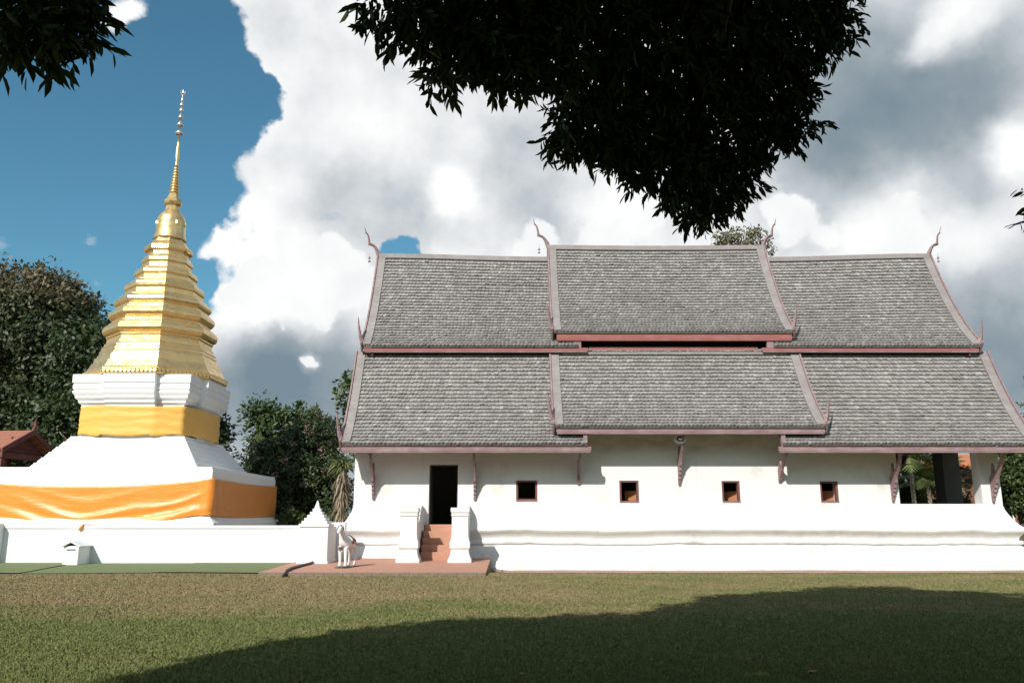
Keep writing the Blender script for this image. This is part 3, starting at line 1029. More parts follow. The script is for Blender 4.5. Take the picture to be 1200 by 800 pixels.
for sgn in (1, -1):
    def Yb(a, b_):
        return (a, b_) if sgn > 0 else (2 * YR - b_, 2 * YR - a)
    # lower fascias (faded mauve): a main board with a narrow moulding under it
    for (xa, xb, zb, rf) in ((-5.20, 2.42, 3.51, r1), (8.13, 15.98, 3.51, r2), (1.36, 9.58, 4.075, r3)):
        beam(xa, xb, *Yb(25.335, 25.42), zb + 0.037, zb + 0.178, M['mauve'], 'fascia', rf)
        beam(xa + 0.02, xb - 0.03, *Yb(25.315, 25.43), zb - 0.012, zb + 0.034, M['mauve'], 'fascia_moulding', rf, 0.008)
    for (xa, rf) in ((2.18, r1), (8.24, r2)):
        beam(xa, xa + 0.13, *Yb(25.37, 25.50), 3.672, 4.062, M['mauve'], 'tie_post', rf)
        beam(xa - 0.20 if xa < 5 else xa + 0.135, xa - 0.005 if xa < 5 else xa + 0.33, *Yb(25.375, 25.46), 3.673, 3.80, M['mauve'], 'tie_block', rf)
    # upper fascias (red)
    for (xa, xb, zb, rf) in ((-4.95, 2.55, 6.975, r4), (8.35, 15.62, 6.975, r5), (1.50, 9.40, 7.37, r6)):
        beam(xa, xb, *Yb(27.13, 27.21), zb + 0.03, zb + (0.145 if rf is not r6 else 0.215), M['red'], 'fascia', rf)
        beam(xa + 0.03, xb - 0.03, *Yb(27.112, 27.22), zb - 0.015, zb + 0.027, M['mauve'] if rf is not r6 else M['red'], 'fascia_moulding', rf, 0.008)
    for (xa, rf) in ((2.10, r4), (8.55, r5)):
        beam(xa, xa + 0.22, *Yb(27.16, 27.29), 7.125, 7.38, M['mauve'], 'tie_post', rf)
    beam(2.6, 8.3, *Yb(27.36, 27.44), 7.02, 7.20, M['red'], 'clerestory_board', r6)
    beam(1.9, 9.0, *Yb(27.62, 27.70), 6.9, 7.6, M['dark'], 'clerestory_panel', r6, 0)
    # flashing along the top of the lower roofs
    beam(1.7, 9.2, *Yb(27.20, 27.36), 6.90, 7.015 if False else 6.995, M['verge'], 'top_flashing', r3)
    # soffit boards under the lower eaves
    for (xa, xb, S, rf) in ((-5.1, 1.32, S1, r1), (9.58, 15.9, S2, r2), (1.36, 9.55, S3, r3)):
        zs_ = 3.625 if rf is not r3 else 4.19
        beam(xa, xb, *Yb(25.43, 26.498), zs_, zs_ + 0.02, M['soffit'], 'soffit', rf, 0)

# eave brackets: carved boards standing out from the wall
BR = [(0.0, 0.0), (0.05, -0.06), (0.09, 0.02), (0.10, 0.10), (0.16, 0.14), (0.15, 0.24), (0.22, 0.27), (0.215, 0.37), (0.29, 0.40), (0.30, 0.50), (0.37, 0.54), (0.40, 0.66), (0.50, 0.80), (0.62, 0.95), (0.74, 1.10), (0.82, 1.24), (0.86, 1.36),
      (0.95, 1.36), (0.96, 1.42), (0.72, 1.42), (0.71, 1.30), (0.60, 1.12), (0.47, 0.97), (0.36, 0.88), (0.28, 0.86), (0.25, 0.96), (0.20, 1.16), (0.14, 1.00), (0.13, 0.84), (0.0, 0.70)]
for (x, zb, sc_) in ((-4.36, 2.17, 1.0), (-1.17, 2.15, 1.0), (2.10, 2.62, 0.66), (5.28, 2.62, 1.0), (8.45, 2.68, 0.62), (11.97, 2.10, 1.0), (15.12, 2.08, 1.0)):
    b = MB()
    h_ = sc_
    z_top = 3.50 if sc_ != 1.0 or zb < 2.5 else 4.04
    hs = (z_top - zb) / 1.42
    pts = [(WY0 - 0.004 - o * 1.0, zb + z * hs) for (o, z) in BR]
    b.prism(pts, lambda a, c_: (x - 0.035, a, c_), lambda a, c_: (x + 0.035, a, c_))
    TB(b, 'eave_bracket', M['mauve'])

# ceiling under the roof so that the porch is dim
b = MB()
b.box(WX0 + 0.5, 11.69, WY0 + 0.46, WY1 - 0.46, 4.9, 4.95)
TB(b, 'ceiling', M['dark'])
b = MB()
b.box(12.16, WX1 + 0.3, WY0 + 0.46, WY1 + 0.4, 3.97, 4.01)
TB(b, 'porch_ceiling', M['soffit'])

# loudspeaker hanging under the middle eave
spk = empty('loudspeaker', (5.20, 25.72, 3.95))
tag(spk, 'small white horn loudspeaker hanging under the middle eave', 'loudspeaker')


def y_lathe(prof, n=20):
    b = MB()
    rr = [[(r * 1.0 * math.cos(2 * math.pi * k / n) * 1.15, y, r * math.sin(2 * math.pi * k / n) * 0.85) for k in range(n)] for (r, y) in prof]
    b.rings(rr)
    return b


y_lathe([(0.03, 0.25), (0.06, 0.22), (0.08, 0.12), (0.15, 0.0), (0.175, -0.04), (0.172, -0.055), (0.15, -0.045)]).build('horn', M['speaker'], spk, smooth=True)
y_lathe([(0.098, -0.0465), (0.092, -0.050), (0.05, -0.052)]).build('throat', M['black'], spk, smooth=True)
y_lathe([(0.058, -0.053), (0.046, -0.078), (0.01, -0.09)]).build('driver_cone', M['speaker'], spk, smooth=True)
b = MB(); b.tube([(0, 0.12, 0.08), (0, 0.12, 0.34)], [0.012, 0.012], 6); b.build('hanger', M['black'], spk)

# ================================================================== STUPA
SX, SY = -12.99, 29.95
stupa = empty('stupa', (SX, SY, 0))
tag(stupa, 'tall gilded stupa on a white stepped base with a ringed spire', 'stupa')


def sq(h_, z, cy=0.0):
    return [(-h_, -h_, z), (h_, -h_, z), (h_, h_, z), (-h_, h_, z)]


def red(bw, w, c, z):
    return [(-c, -bw, z), (c, -bw, z), (c, -w, z), (w, -w, z), (w, -c, z), (bw, -c, z), (bw, c, z), (w, c, z), (w, w, z), (c, w, z), (c, bw, z), (-c, bw, z), (-c, w, z), (-w, w, z), (-w, c, z), (-bw, c, z), (-bw, -c, z), (-w, -c, z), (-w, -w, z), (-c, -w, z)]


def octo(a_, z):
    Rr = a_ / math.cos(math.pi / 8)
    return [(Rr * math.cos(math.pi / 8 + k * math.pi / 4 - math.pi / 2 - math.pi / 4), Rr * math.sin(math.pi / 8 + k * math.pi / 4 - math.pi / 2 - math.pi / 4), z) for k in range(8)]


HB = 3.55
b = MB(); b.rings([sq(HB + 0.24, -0.1), sq(HB + 0.22, 1.40), sq(HB + 0.05, 1.55), sq(HB, 1.62), sq(HB, 3.02), sq(HB - 0.03, 3.06), sq(HB - 0.03, 3.13)])
b.build('base_block', M['white_clean'], stupa, bevel=0.02)
b = MB()
rr = []
nst = 6
for k in range(nst):
    z0, z1 = 3.13 + (4.25 - 3.13) * k / nst, 3.13 + (4.25 - 3.13) * (k + 1) / nst
    w0 = 2.74 - 0.145 * k
    rr += [sq(w0, z0), sq(w0 - 0.015, z0 + 0.06), sq(w0 - 0.085, z1 - 0.035), sq(w0 - 0.09, z1)]
b.rings(rr)
b.build('stepped_base', M['white_clean'], stupa, bevel=0.006)
b = MB()
rr = []
for (o, z) in [(0.02, 4.25), (0.0, 4.30), (0.0, 5.24), (0.02, 5.255), (0.02, 5.33), (0.10, 5.40), (0.105, 5.47), (0.19, 5.56), (0.195, 5.63), (0.24, 5.70), (0.26, 5.73), (0.26, 5.79), (0.23, 5.80), (0.23, 5.84), (0.25, 5.85), (0.26, 5.87), (0.26, 6.00), (0.24, 6.01), (0.24, 6.05), (0.28, 6.07), (0.285, 6.34), (0.27, 6.36)]:
    rr.append(red(1.94 + o, 1.74 + o, 0.84 + o * 0.15, z))
b.rings(rr)
b.build('redented_body', M['white_clean'], stupa, bevel=0.008)

# gilded octagonal tiers: (apothem, z)
def zpx(v):            # height on the stupa axis that a row of the elevation drawing stands for
    e = R(11.93) + math.atan((400 - v) / 970.0)
    return 1.6 + 29.95 * math.tan(e)


TIERS = [
    ('gilded_skirt', [(2.48, 6.361), (2.56, 6.40), (2.56, 6.58), (2.48, 6.64), (2.36, 6.86), (2.34, 6.90), (2.29, 6.92), (2.25, 7.12)]),
    ('gilded_tier', [(2.19, 7.122), (2.17, 7.20), (2.10, 7.30), (2.12, 7.31), (2.11, 7.36), (2.05, 7.44), (2.07, 7.45), (2.06, 7.50), (2.0, 7.55), (1.97, 7.60), (1.97, 7.66)]),
    ('gilded_tier', [(1.90, 7.662), (1.90, 7.84), (1.94, 7.87), (1.94, 7.93), (2.04, 7.99), (2.09, 8.09), (2.09, 8.19), (2.03, 8.30), (1.93, 8.36), (1.91, 8.40), (1.86, 8.44)]),
    ('gilded_tier', [(1.80, 8.442), (1.80, 8.52), (1.88, 8.58), (1.94, 8.68), (1.94, 8.77), (1.88, 8.87), (1.79, 8.91), (1.77, 8.96)]),
    ('gilded_tier', [(1.69, 8.962), (1.69, 9.06), (1.76, 9.12), (1.79, 9.20), (1.77, 9.29), (1.64, 9.40), (1.62, 9.44), (1.55, 9.50)]),
    ('gilded_tier', [(1.43, 9.502), (1.43, 9.68), (1.47, 9.75), (1.48, 9.84), (1.44, 9.94), (1.31, 10.03), (1.30, 10.06), (1.24, 10.10)]),
    ('gilded_tier', [(1.13, 10.102), (1.13, 10.27), (1.18, 10.33), (1.18, 10.42), (1.10, 10.53), (1.08, 10.56), (1.02, 10.60)]),
    ('gilded_tier', [(0.92, 10.602), (0.92, 10.78), (0.96, 10.84), (0.955, 10.94), (0.88, 11.04), (0.84, 11.10)]),
    ('scalloped_collar', [(0.77, 11.102), (0.77, 11.26), (0.85, 11.34), (0.86, 11.47), (0.80, 11.54), (0.68, 11.66), (0.60, 11.82)]),
]
for (nm, prof) in TIERS:
    b = MB()
    rr = [octo(a_ * 0.875, z) for (a_, z) in prof]
    b.rings(rr)
    o = b.build(nm, M['gold'], stupa, bevel=0.012)
# scalloped trim hanging along the edge of the skirt and under the collar
for (ap, zt, hgt, per) in ((2.252, 6.58, 0.17, 13), (0.764, 11.46, 0.17, 8)):
    b = MB()
    side_len = 2 * ap * math.tan(math.pi / 8)
    for k in range(8):
        an = -math.pi / 2 + k * math.pi / 4
        nx_, ny_ = math.cos(an), math.sin(an)
        tx, ty = -ny_, nx_
        for q in range(per):
            u0 = -side_len / 2 + side_len * (q + 0.06) / per
            u1 = -side_len / 2 + side_len * (q + 0.94) / per
            um = (u0 + u1) / 2
            P = lambda u, z, o: (nx_ * (ap + o) + tx * u, ny_ * (ap + o) + ty * u, z)
            b.rings([[P(u0, zt, 0.004), P(u0, zt - hgt * 0.6, 0.004), P(um, zt - hgt, 0.012), P(u1, zt - hgt * 0.6, 0.004), P(u1, zt, 0.004)],
                     [P(u0, zt, 0.03), P(u0, zt - hgt * 0.6, 0.03), P(um, zt - hgt, 0.04), P(u1, zt - hgt * 0.6, 0.03), P(u1, zt, 0.03)]])
    o = b.build('scallop_trim', M['gold'], stupa)
    o['kind'] = 'stuff'
# bell, neck and ringed spire (round)
b = MB(); b.lathe([(0.60, 11.822), (0.575, 11.88), (0.545, 12.02), (0.53, 12.30), (0.53, 12.55), (0.49, 12.70), (0.41, 12.84), (0.33, 12.93), (0.29, 12.99)], 0, 0, 24)
b.build('bell', M['gold'], stupa, smooth=True)
b = MB()
for k in range(8):
    an = k * math.pi / 4
    b.box(0.52 * math.cos(an) - 0.04, 0.52 * math.cos(an) + 0.04, 0.52 * math.sin(an) - 0.04, 0.52 * math.sin(an) + 0.04, 12.38, 12.50)
b.build('bell_knobs', M['gold'], stupa)['kind'] = 'stuff'
b = MB(); b.lathe([(0.29, 12.992), (0.25, 13.08), (0.25, 13.18), (0.32, 13.27), (0.34, 13.35), (0.32, 13.41), (0.22, 13.54), (0.19, 13.64), (0.165, 13.72)], 0, 0, 8)
b.build('neck', M['gold'], stupa)
zt, r0 = 13.722, 0.185
for k in range(9):
    b = MB()
    r_ = r0 * (1 - 0.062 * k)
    b.lathe([(r_ * 0.72, zt), (r_, zt + 0.045), (r_ * 0.96, zt + 0.075), (r_ * 0.70, zt + 0.118)], 0, 0, 14)
    b.build('spire_ring', M['gold'], stupa, smooth=True)
    zt += 0.12
b = MB(); b.lathe([(0.070, zt), (0.060, zt + 0.12), (0.055, zt + 0.26), (0.085, zt + 0.46), (0.080, zt + 0.64), (0.055, zt + 0.95), (0.040, zt + 1.15)], 0, 0, 10)
b.build('spire_bud', M['gold'], stupa, smooth=True)
zb = zt + 1.15
b = MB(); b.lathe([(0.026, zb), (0.020, zb + 2.05), (0.004, zb + 2.18)], 0, 0, 8)
b.build('spire_rod', M['silver'], stupa, smooth=True)
for (dz, r_) in ((0.30, 0.155), (0.66, 0.125), (0.98, 0.10), (1.26, 0.085), (1.50, 0.075), (1.70, 0.055)):
    b = MB()
    b.lathe([(0.02, zb + dz - 0.10), (r_ * 0.8, zb + dz - 0.085), (r_, zb + dz - 0.05), (r_ * 0.85, zb + dz + 0.02), (r_ * 0.4, zb + dz + 0.08), (0.022, zb + dz + 0.13)], 0, 0, 12)
    b.build('umbrella_tier', M['silver'], stupa, smooth=True)
b = MB()
for k in range(4):
    an = k * math.pi / 2 + 0.4
    b.tube([(0.02 * math.cos(an), 0.02 * math.sin(an), zb + 1.90), (0.075 * math.cos(an), 0.075 * math.sin(an), zb + 1.96), (0.085 * math.cos(an), 0.085 * math.sin(an), zb + 2.10)], [0.018, 0.02, 0.006], 5)
b.build('spire_crown', M['silver'], stupa)


# ------------------------------------------------------------------ cloths
def wrap(name, corners_path, ztop, zbot, disp, mat, label, cat, nu=40, nv=16, parent_tail=None):
    """cloth hung along a path of (x,y) corners; functions give top, bottom and outward bulge"""
    b = MB()
    cols = []
    nseg = len(corners_path) - 1
    for s_ in range(nseg):
        (xa, ya), (xb, yb) = corners_path[s_], corners_path[s_ + 1]
        L = math.dist((xa, ya), (xb, yb))
        nx_, ny_ = (yb - ya) / L, -(xb - xa) / L
        for k in range(nu + (1 if s_ == nseg - 1 else 0)):
            u = k / nu
            cols.append((s_, u, xa + (xb - xa) * u, ya + (yb - ya) * u, nx_, ny_))
    for (s_, u, x, y, nx_, ny_) in cols:
        zt_, zb_ = ztop(s_, u), zbot(s_, u)
        for j in range(nv + 1):
            v = j / nv
            z = zt_ + (zb_ - zt_) * v
            d_ = disp(s_, u, v, z)
            e = 0.0
            b.v.append((x + nx_ * d_, y + ny_ * d_, z))
    for i in range(len(cols) - 1):
        for j in range(nv):
            a_ = i * (nv + 1) + j
            b.f.append((a_, a_ + 1, a_ + nv + 2, a_ + nv + 1))
    o = b.build(name, mat, smooth=True)
    sd = o.modifiers.new('thick', 'SOLIDIFY'); sd.thickness = 0.012; sd.offset = 1
    return tag(o, label, cat)


h2 = HB + 0.015
path = [(SX + h2, SY + h2), (SX - h2, SY + h2), (SX - h2, SY - h2), (SX + h2, SY - h2), (SX + h2, SY + h2)]
par = lambda u: 4 * u * (1 - u)


def o_top(s_, u):
    if s_ == 2: return 2.77 - 0.20 * par(u) ** 0.8 - 0.10 * (1 - u)
    if s_ == 3: return 2.77 - 0.05 * par(u)
    return 2.72


def o_bot(s_, u):
    if s_ == 2:
        e = 1.63 - 0.27 * smst(1.0, 0.70, u)
        return e + 0.03 * math.sin(u * 9 + 1) + (0.02 if u > 0.9 else 0)
    if s_ == 3: return 1.62 - 0.06 * par(u)
    return 1.5


def o_disp(s_, u, v, z):
    base = 0.02
    if s_ == 2:
        q = z + 0.85 * par(u) ** 0.9 * (1.0)          # catenary folds slung between the corners
        w = smst(0.02, 0.3, u) * smst(1.0, 0.90, u) + 0.25
        amp = 0.060 * (0.06 + v ** 1.5) * w
        f_ = (0.5 + 0.5 * math.sin(q * 13.0 + 3.4 * mn.noise(Vector((u * 3.5, q * 1.7, 1.0)))))
        f2 = mn.noise(Vector((u * 7, q * 5, 4.0)))
        near = math.exp(-((1 - u) / 0.06) ** 2) * 0.05 * (0.5 + 0.5 * math.sin((1 - u) * 90))
        return base + amp * (f_ ** 1.5) + 0.03 * f2 * v + near
    if s_ == 3:
        return base + 0.05 * math.exp(-u / 0.12) * (0.5 + 0.5 * math.sin(u * 60 + z * 3)) + 0.03 * (0.5 + 0.5 * mn.noise(Vector((u * 5, z * 2, 8)))) 
    return base


lower_cloth = wrap('draped_cloth', path, o_top, o_bot, o_disp, M['orange'], 'wide orange satin cloth draped in swags round the low white stupa base', 'cloth', 90, 26)
b = MB()
rr = []
for k, (y, z) in enumerate([(24.92, 1.352), (24.75, 1.36), (24.60, 1.362), (24.545, 1.34), (24.54, 1.27), (24.545, 1.20)]):
    x = -12.34 - 0.035 * k
    hw = 0.045 + 0.012 * math.sin(k * 2.1)
    rr.append([(x - hw, y, z), (x, y - 0.03, z + 0.025), (x + hw, y, z), (x, y + 0.006, z + 0.004)])
b.rings(rr)
tail = b.build('cloth_tail', M['orange'], lower_cloth, smooth=True)

rp = red(1.98, 1.70, 0.84, 0)
front = [(SX + p[0], SY + p[1]) for p in rp]
# outward wrap stretched over the redented plan: only its outer corners carry the cloth
hull = [(1.98, 0.84), (1.98, 0.86), (1.72, 1.72), (0.86, 1.98), (-0.86, 1.98), (-1.72, 1.72), (-1.98, 0.86), (-1.98, -0.86), (-1.72, -1.72), (-0.86, -1.98), (0.86, -1.98), (1.72, -1.72), (1.98, -0.86), (1.98, 0.84)]
hp = [(SX + p[0] * 1.012, SY + p[1] * 1.012) for p in hull]
wrap('wrapped_cloth', hp, lambda s_, u: 5.27 + 0.02 * math.sin(s_ * 2.3 + u * 3), lambda s_, u: 4.28 + 0.035 * math.sin(s_ * 1.7 + u * 4),
     lambda s_, u, v, z: 0.012 + 0.030 * (0.5 + 0.5 * math.sin(z * 22 + 5.0 * mn.noise(Vector((s_ * 2 + u * 2, z * 3, 2))))) + 0.02 * (0.5 + 0.5 * mn.noise(Vector((s_ + u * 1.5, z * 1.5, 5)))),
     M['yellow'], 'yellow cloth band wound tightly round the upper white body of the stupa', 'cloth', 14, 14)

# ================================================================== BOUNDARY WALL
fence = empty('boundary_wall', (-10, 24.8, 0.25))
tag(fence, 'low white boundary wall running in front of the stupa', 'wall')
b = MB(); b.box(-19.0, -6.005, 24.6, 25.0, -0.1, 1.30)
o = b.build('wall_body', M['wall_white'], None, bevel=0.02); o.parent = fence; o.matrix_parent_inverse = Matrix.Translation((10, -24.8, -0.25))
b = MB(); b.box(-19.0, -6.005, 24.57, 25.03, 1.262, 1.345)
o = b.build('coping', M['wall_white'], None, bevel=0.012); o.parent = fence; o.matrix_parent_inverse = Matrix.Translation((10, -24.8, -0.25))
b = MB(); b.box(-5.60, WX0 + 0.03, 25.20, 25.42, -0.1, 1.43)
o = b.build('end_section', M['wall_white'], None, bevel=0.02); o.parent = fence; o.matrix_parent_inverse = Matrix.Translation((10, -24.8, -0.25))
b = MB(); b.box(-15.35, -14.72, 24.25, 24.598, -0.05, 1.40)
o = b.build('pilaster', M['wall_white'], None, bevel=0.02); o.parent = fence; o.matrix_parent_inverse = Matrix.Translation((10, -24.8, -0.25))

gp = empty('gate_post', (-5.58, 24.35, 0.25))
tag(gp, 'square white gate post with a stepped pyramid top at the end of the low wall', 'gate post')
b = MB(); b.box(-0.42, 0.40, -0.42, 0.70, -0.3, 1.06)
b.build('post_shaft', M['wall_white'], gp, bevel=0.02)
b = MB(); b.box(-0.45, 0.43, -0.46, 0.745, -0.3, 0.13)
b.build('post_base', M['wall_white'], gp, bevel=0.02)
b = MB()
b.rings([[(-0.27, -0.435, 0.2), (0.22, -0.435, 0.2), (0.27, -0.435, 0.26), (0.27, -0.435, 0.86), (-0.27, -0.435, 0.86)], [(-0.27, -0.424, 0.2), (0.22, -0.424, 0.2), (0.27, -0.424, 0.26), (0.27, -0.424, 0.86), (-0.27, -0.424, 0.86)]])
b.build('front_panel', M['wall_white'], gp, bevel=0.006)
for k in range(6):
    hw = 0.425 - 0.062 * k
    b = MB(); b.box(-hw - 0.01, hw - 0.01, -0.09 - hw * 0.85, -0.09 + hw * 0.85, 1.062 + 0.085 * k, 1.062 + 0.085 * (k + 1) - 0.002)
    b.build('cap_step', M['wall_white'], gp, bevel=0.012)
b = MB(); b.rings([[(-0.085, -0.165, 1.572), (0.065, -0.165, 1.572), (0.065, -0.015, 1.572), (-0.085, -0.015, 1.572)], [(-0.02, -0.10, 1.80), (0.0, -0.10, 1.80), (0.0, -0.08, 1.80), (-0.02, -0.08, 1.80)]])
b.build('cap_tip', M['wall_white'], gp)

# small white house-shaped box in front of the wall
bx = empty('shrine_box', (-12.36, 24.22, 0.235))
bx.scale = (0.88, 0.88, 0.9)
tag(bx, 'small white house-shaped box standing against the low white wall', 'shrine box')
b = MB(); b.box(-0.24, 0.24, -0.35, 0.43, -0.02, 0.62)
b.build('box_body', M['wall_white'], bx, bevel=0.01)
b = MB(); b.prism([(-0.25, 0.622), (0.25, 0.622), (0.21, 0.63), (0.0, 0.715), (-0.21, 0.63)], lambda a, c_: (a, -0.27, c_), lambda a, c_: (a, 0.42, c_))
b.build('gable_shade_fill', M['dark'], bx)  # dark colour stands in for the shade inside the hollow gable
for sg in (-1, 1):
    b = MB(); b.prism([(sg * 0.29, 0.585), (0.0, 0.73), (0.0, 0.775), (sg * 0.305, 0.615)], lambda a, c_: (a, -0.43, c_), lambda a, c_: (a, 0.445, c_))
    b.build('roof_slab', M['wall_white'], bx, bevel=0.006)
b = MB(); b.box(-0.14, 0.14, -0.362, -0.352, 0.49, 0.52)
b.build('slot', M['dark'], bx)

# hose across the terrace corner
b = MB()
b.tube([(-5.58, 24.02, 0.36), (-5.55, 23.6, 0.345), (-5.60, 22.8, 0.33), (-5.62, 21.9, 0.315), (-5.56, 21.2, 0.30), (-5.52, 20.85, 0.235), (-5.49, 20.6, 0.21)], [0.035] * 7, 8)
tag(b.build('hose', M['black'], smooth=True), 'black hose lying across the terrace from the foot of the gate post', 'hose')


# ------------------------------------------------------------------ animal statue
def skinned(name, verts, edges, rads, mat, parent, sub=2):
    me = bpy.data.meshes.new(name)
    me.from_pydata(verts, edges, [])
    o = bpy.data.objects.new(name, me)
    link(o, parent)
    md = o.modifiers.new('skin', 'SKIN')
    for k, sv in enumerate(me.skin_vertices[0].data):
        rr_ = rads[k]
        sv.radius = rr_ if isinstance(rr_, tuple) else (rr_, rr_)
        sv.use_root = (k == 0)
    md.use_smooth_shade = True
    s = o.modifiers.new('sub', 'SUBSURF'); s.levels = sub; s.render_levels = sub
    me.materials.append(mat)
    return o


st = empty('animal_statue', (-4.38, 22.55, 0.292), R(-107))
tag(st, 'small white standing horse statue with brown mane beside the gate post', 'statue')
# local: +X forward
V = [(-0.30, 0, 0.70), (-0.08, 0, 0.67), (0.14, 0, 0.70), (0.26, 0, 0.80), (0.33, 0, 0.95), (0.37, 0, 1.06), (0.47, 0.03, 1.03), (0.57, 0.05, 0.955), (0.61, 0.06, 0.93)]
Ee = [(i, i + 1) for i in range(8)]
Rr_ = [(0.135, 0.145), (0.12, 0.14), (0.125, 0.155), (0.085, 0.11), (0.062, 0.085), (0.066, 0.075), (0.056, 0.064), (0.042, 0.046), (0.034, 0.036)]
for (sx, root) in ((0.16, 2), (-0.30, 0)):
    for sy in (0.085, -0.085):
        i0 = len(V)
        if root == 2:
            pts = [(sx + 0.03, sy, 0.56), (sx + 0.03, sy, 0.34), (sx + 0.015, sy, 0.12), (sx + 0.05, sy, 0.035)]
        else:
            pts = [(sx - 0.02, sy, 0.56), (sx - 0.10, sy, 0.36), (sx - 0.06, sy, 0.12), (sx - 0.02, sy, 0.035)]
        V += pts
        Rr_ += [0.075, 0.045, 0.036, 0.045]
        Ee += [(root, i0), (i0, i0 + 1), (i0 + 1, i0 + 2), (i0 + 2, i0 + 3)]
body_o = skinned('body', V, Ee, Rr_, M['statue'], st)
for sy in (0.05, -0.03):
    b = MB(); b.tube([(0.36, sy, 1.10), (0.345, sy * 1.3, 1.16), (0.34, sy * 1.4, 1.20)], [0.026, 0.022, 0.004], 6)
    b.build('ear', M['statue'], body_o, smooth=True)
for sy in (0.085, -0.03):
    b = MB(); b.tube([(0.445, sy, 1.055), (0.455, sy * 1.02, 1.055)], [0.013, 0.008], 6)
    b.build('eye', M['black'], body_o)
b = MB()
b.tube([(0.33, 0, 1.13), (0.25, -0.01, 1.06), (0.20, -0.015, 0.94), (0.12, 0, 0.84)], [0.03, 0.045, 0.045, 0.025], 8)
b.build('mane', M['mane'], st, smooth=True)
b = MB()
b.tube([(-0.41, 0, 0.76), (-0.49, 0, 0.70), (-0.51, 0, 0.52), (-0.49, 0, 0.36)], [0.03, 0.042, 0.045, 0.01], 8)
b.build('tail', M['mane'], st, smooth=True)
b = MB()
rr = []
for k in range(5):
    x = -0.14 + 0.02 * k
    rr.append([(x, 0.165 * math.cos(a_), 0.685 + 0.175 * math.sin(a_)) for a_ in [R(-20 + 22 * q) for q in range(11)]])
b.rings(rr, closed=False, cap0=False, cap1=False)
sd_o = b.build('saddle_cloth', M['mane'], st, smooth=True)
sd_o.modifiers.new('thick', 'SOLIDIFY').thickness = 0.012
st.scale = (0.96, 0.96, 0.96)
b = MB(); b.box(-0.45, 0.32, -0.17, 0.17, -0.03, 0.018)
b.build('dark_slab', M['black'], st, bevel=0.01)  # thin black slab under the feet


# ================================================================== VEGETATION
def unit(n_):
    v = rng.normal(size=(n_, 3))
    return v / np.linalg.norm(v, axis=1, keepdims=True)


def leaf_quads(Pn, D, Nn, L, Wd):
    """diamond leaves: base P, direction D, normal N"""
    T = np.cross(D, Nn); T /= (np.linalg.norm(T, axis=1, keepdims=True) + 1e-9)
    L = L[:, None]; Wd = Wd[:, None]
    v0 = Pn; v1 = Pn + D * L * 0.45 + T * Wd * 0.5; v2 = Pn + D * L; v3 = Pn + D * L * 0.45 - T * Wd * 0.5
    V_ = np.stack([v0, v1, v2, v3], 1).reshape(-1, 3)
    F_ = np.arange(len(V_)).reshape(-1, 4)
    return V_, F_


def leaf_folded(Pn, D, Nn, L, Wd):
    """lanceolate leaves of two folded halves"""
    T = np.cross(D, Nn); T /= (np.linalg.norm(T, axis=1, keepdims=True) + 1e-9)
    N2 = np.cross(T, D)
    L = L[:, None]; Wd = Wd[:, None]
    up = N2 * Wd * 0.16
    b0 = Pn; tip = Pn + D * L - N2 * L * 0.06
    l1 = Pn + D * L * 0.30 + T * Wd * 0.46 + up; l2 = Pn + D * L * 0.66 + T * Wd * 0.42 + up
    r1_ = Pn + D * L * 0.30 - T * Wd * 0.46 + up; r2_ = Pn + D * L * 0.66 - T * Wd * 0.42 + up
    V_ = np.stack([b0, l1, l2, tip, r2_, r1_], 1).reshape(-1, 3)
    k = np.arange(len(Pn))[:, None] * 6
    F_ = np.concatenate([k + np.array([0, 1, 2, 3]), k + np.array([0, 3, 4, 5])], 0)
    return V_, F_


def crown_leaves(lobes, n_clump, per, clump_r, lsize, droop=0.3, shell=0.55):
    """lobes (x,y,z,rx,ry,rz) -> clumps -> leaf quads with gaps between clumps"""
    lob = np.array(lobes, dtype=float)
    w = lob[:, 3] * lob[:, 4] + lob[:, 5] * lob[:, 3]
    idx = rng.choice(len(lob), n_clump, p=w / w.sum())
    d = unit(n_clump)
    rad = (shell + (1 - shell) * rng.random(n_clump)) ** 0.7
    cen = lob[idx, :3] + d * rad[:, None] * lob[idx, 3:6]
    size = clump_r * rng.uniform(0.6, 1.35, n_clump)
    k = np.repeat(np.arange(n_clump), per)
    dd = unit(len(k))
    rr = rng.random(len(k)) ** 0.45
    P = cen[k] + dd * (rr * size[k])[:, None] * np.array([1, 1, 0.7])
    out = dd + d[k] * 0.7 + np.array([0, 0, 0.35])
    Nn = out + 0.45 * unit(len(k)); Nn /= np.linalg.norm(Nn, axis=1, keepdims=True)
    D = dd * 0.8 + unit(len(k)) * 0.8 + np.array([0, 0, -droop]); D /= np.linalg.norm(D, axis=1, keepdims=True)
    L = lsize * rng.uniform(0.6, 1.3, len(k))
    return P, D, Nn, L, cen


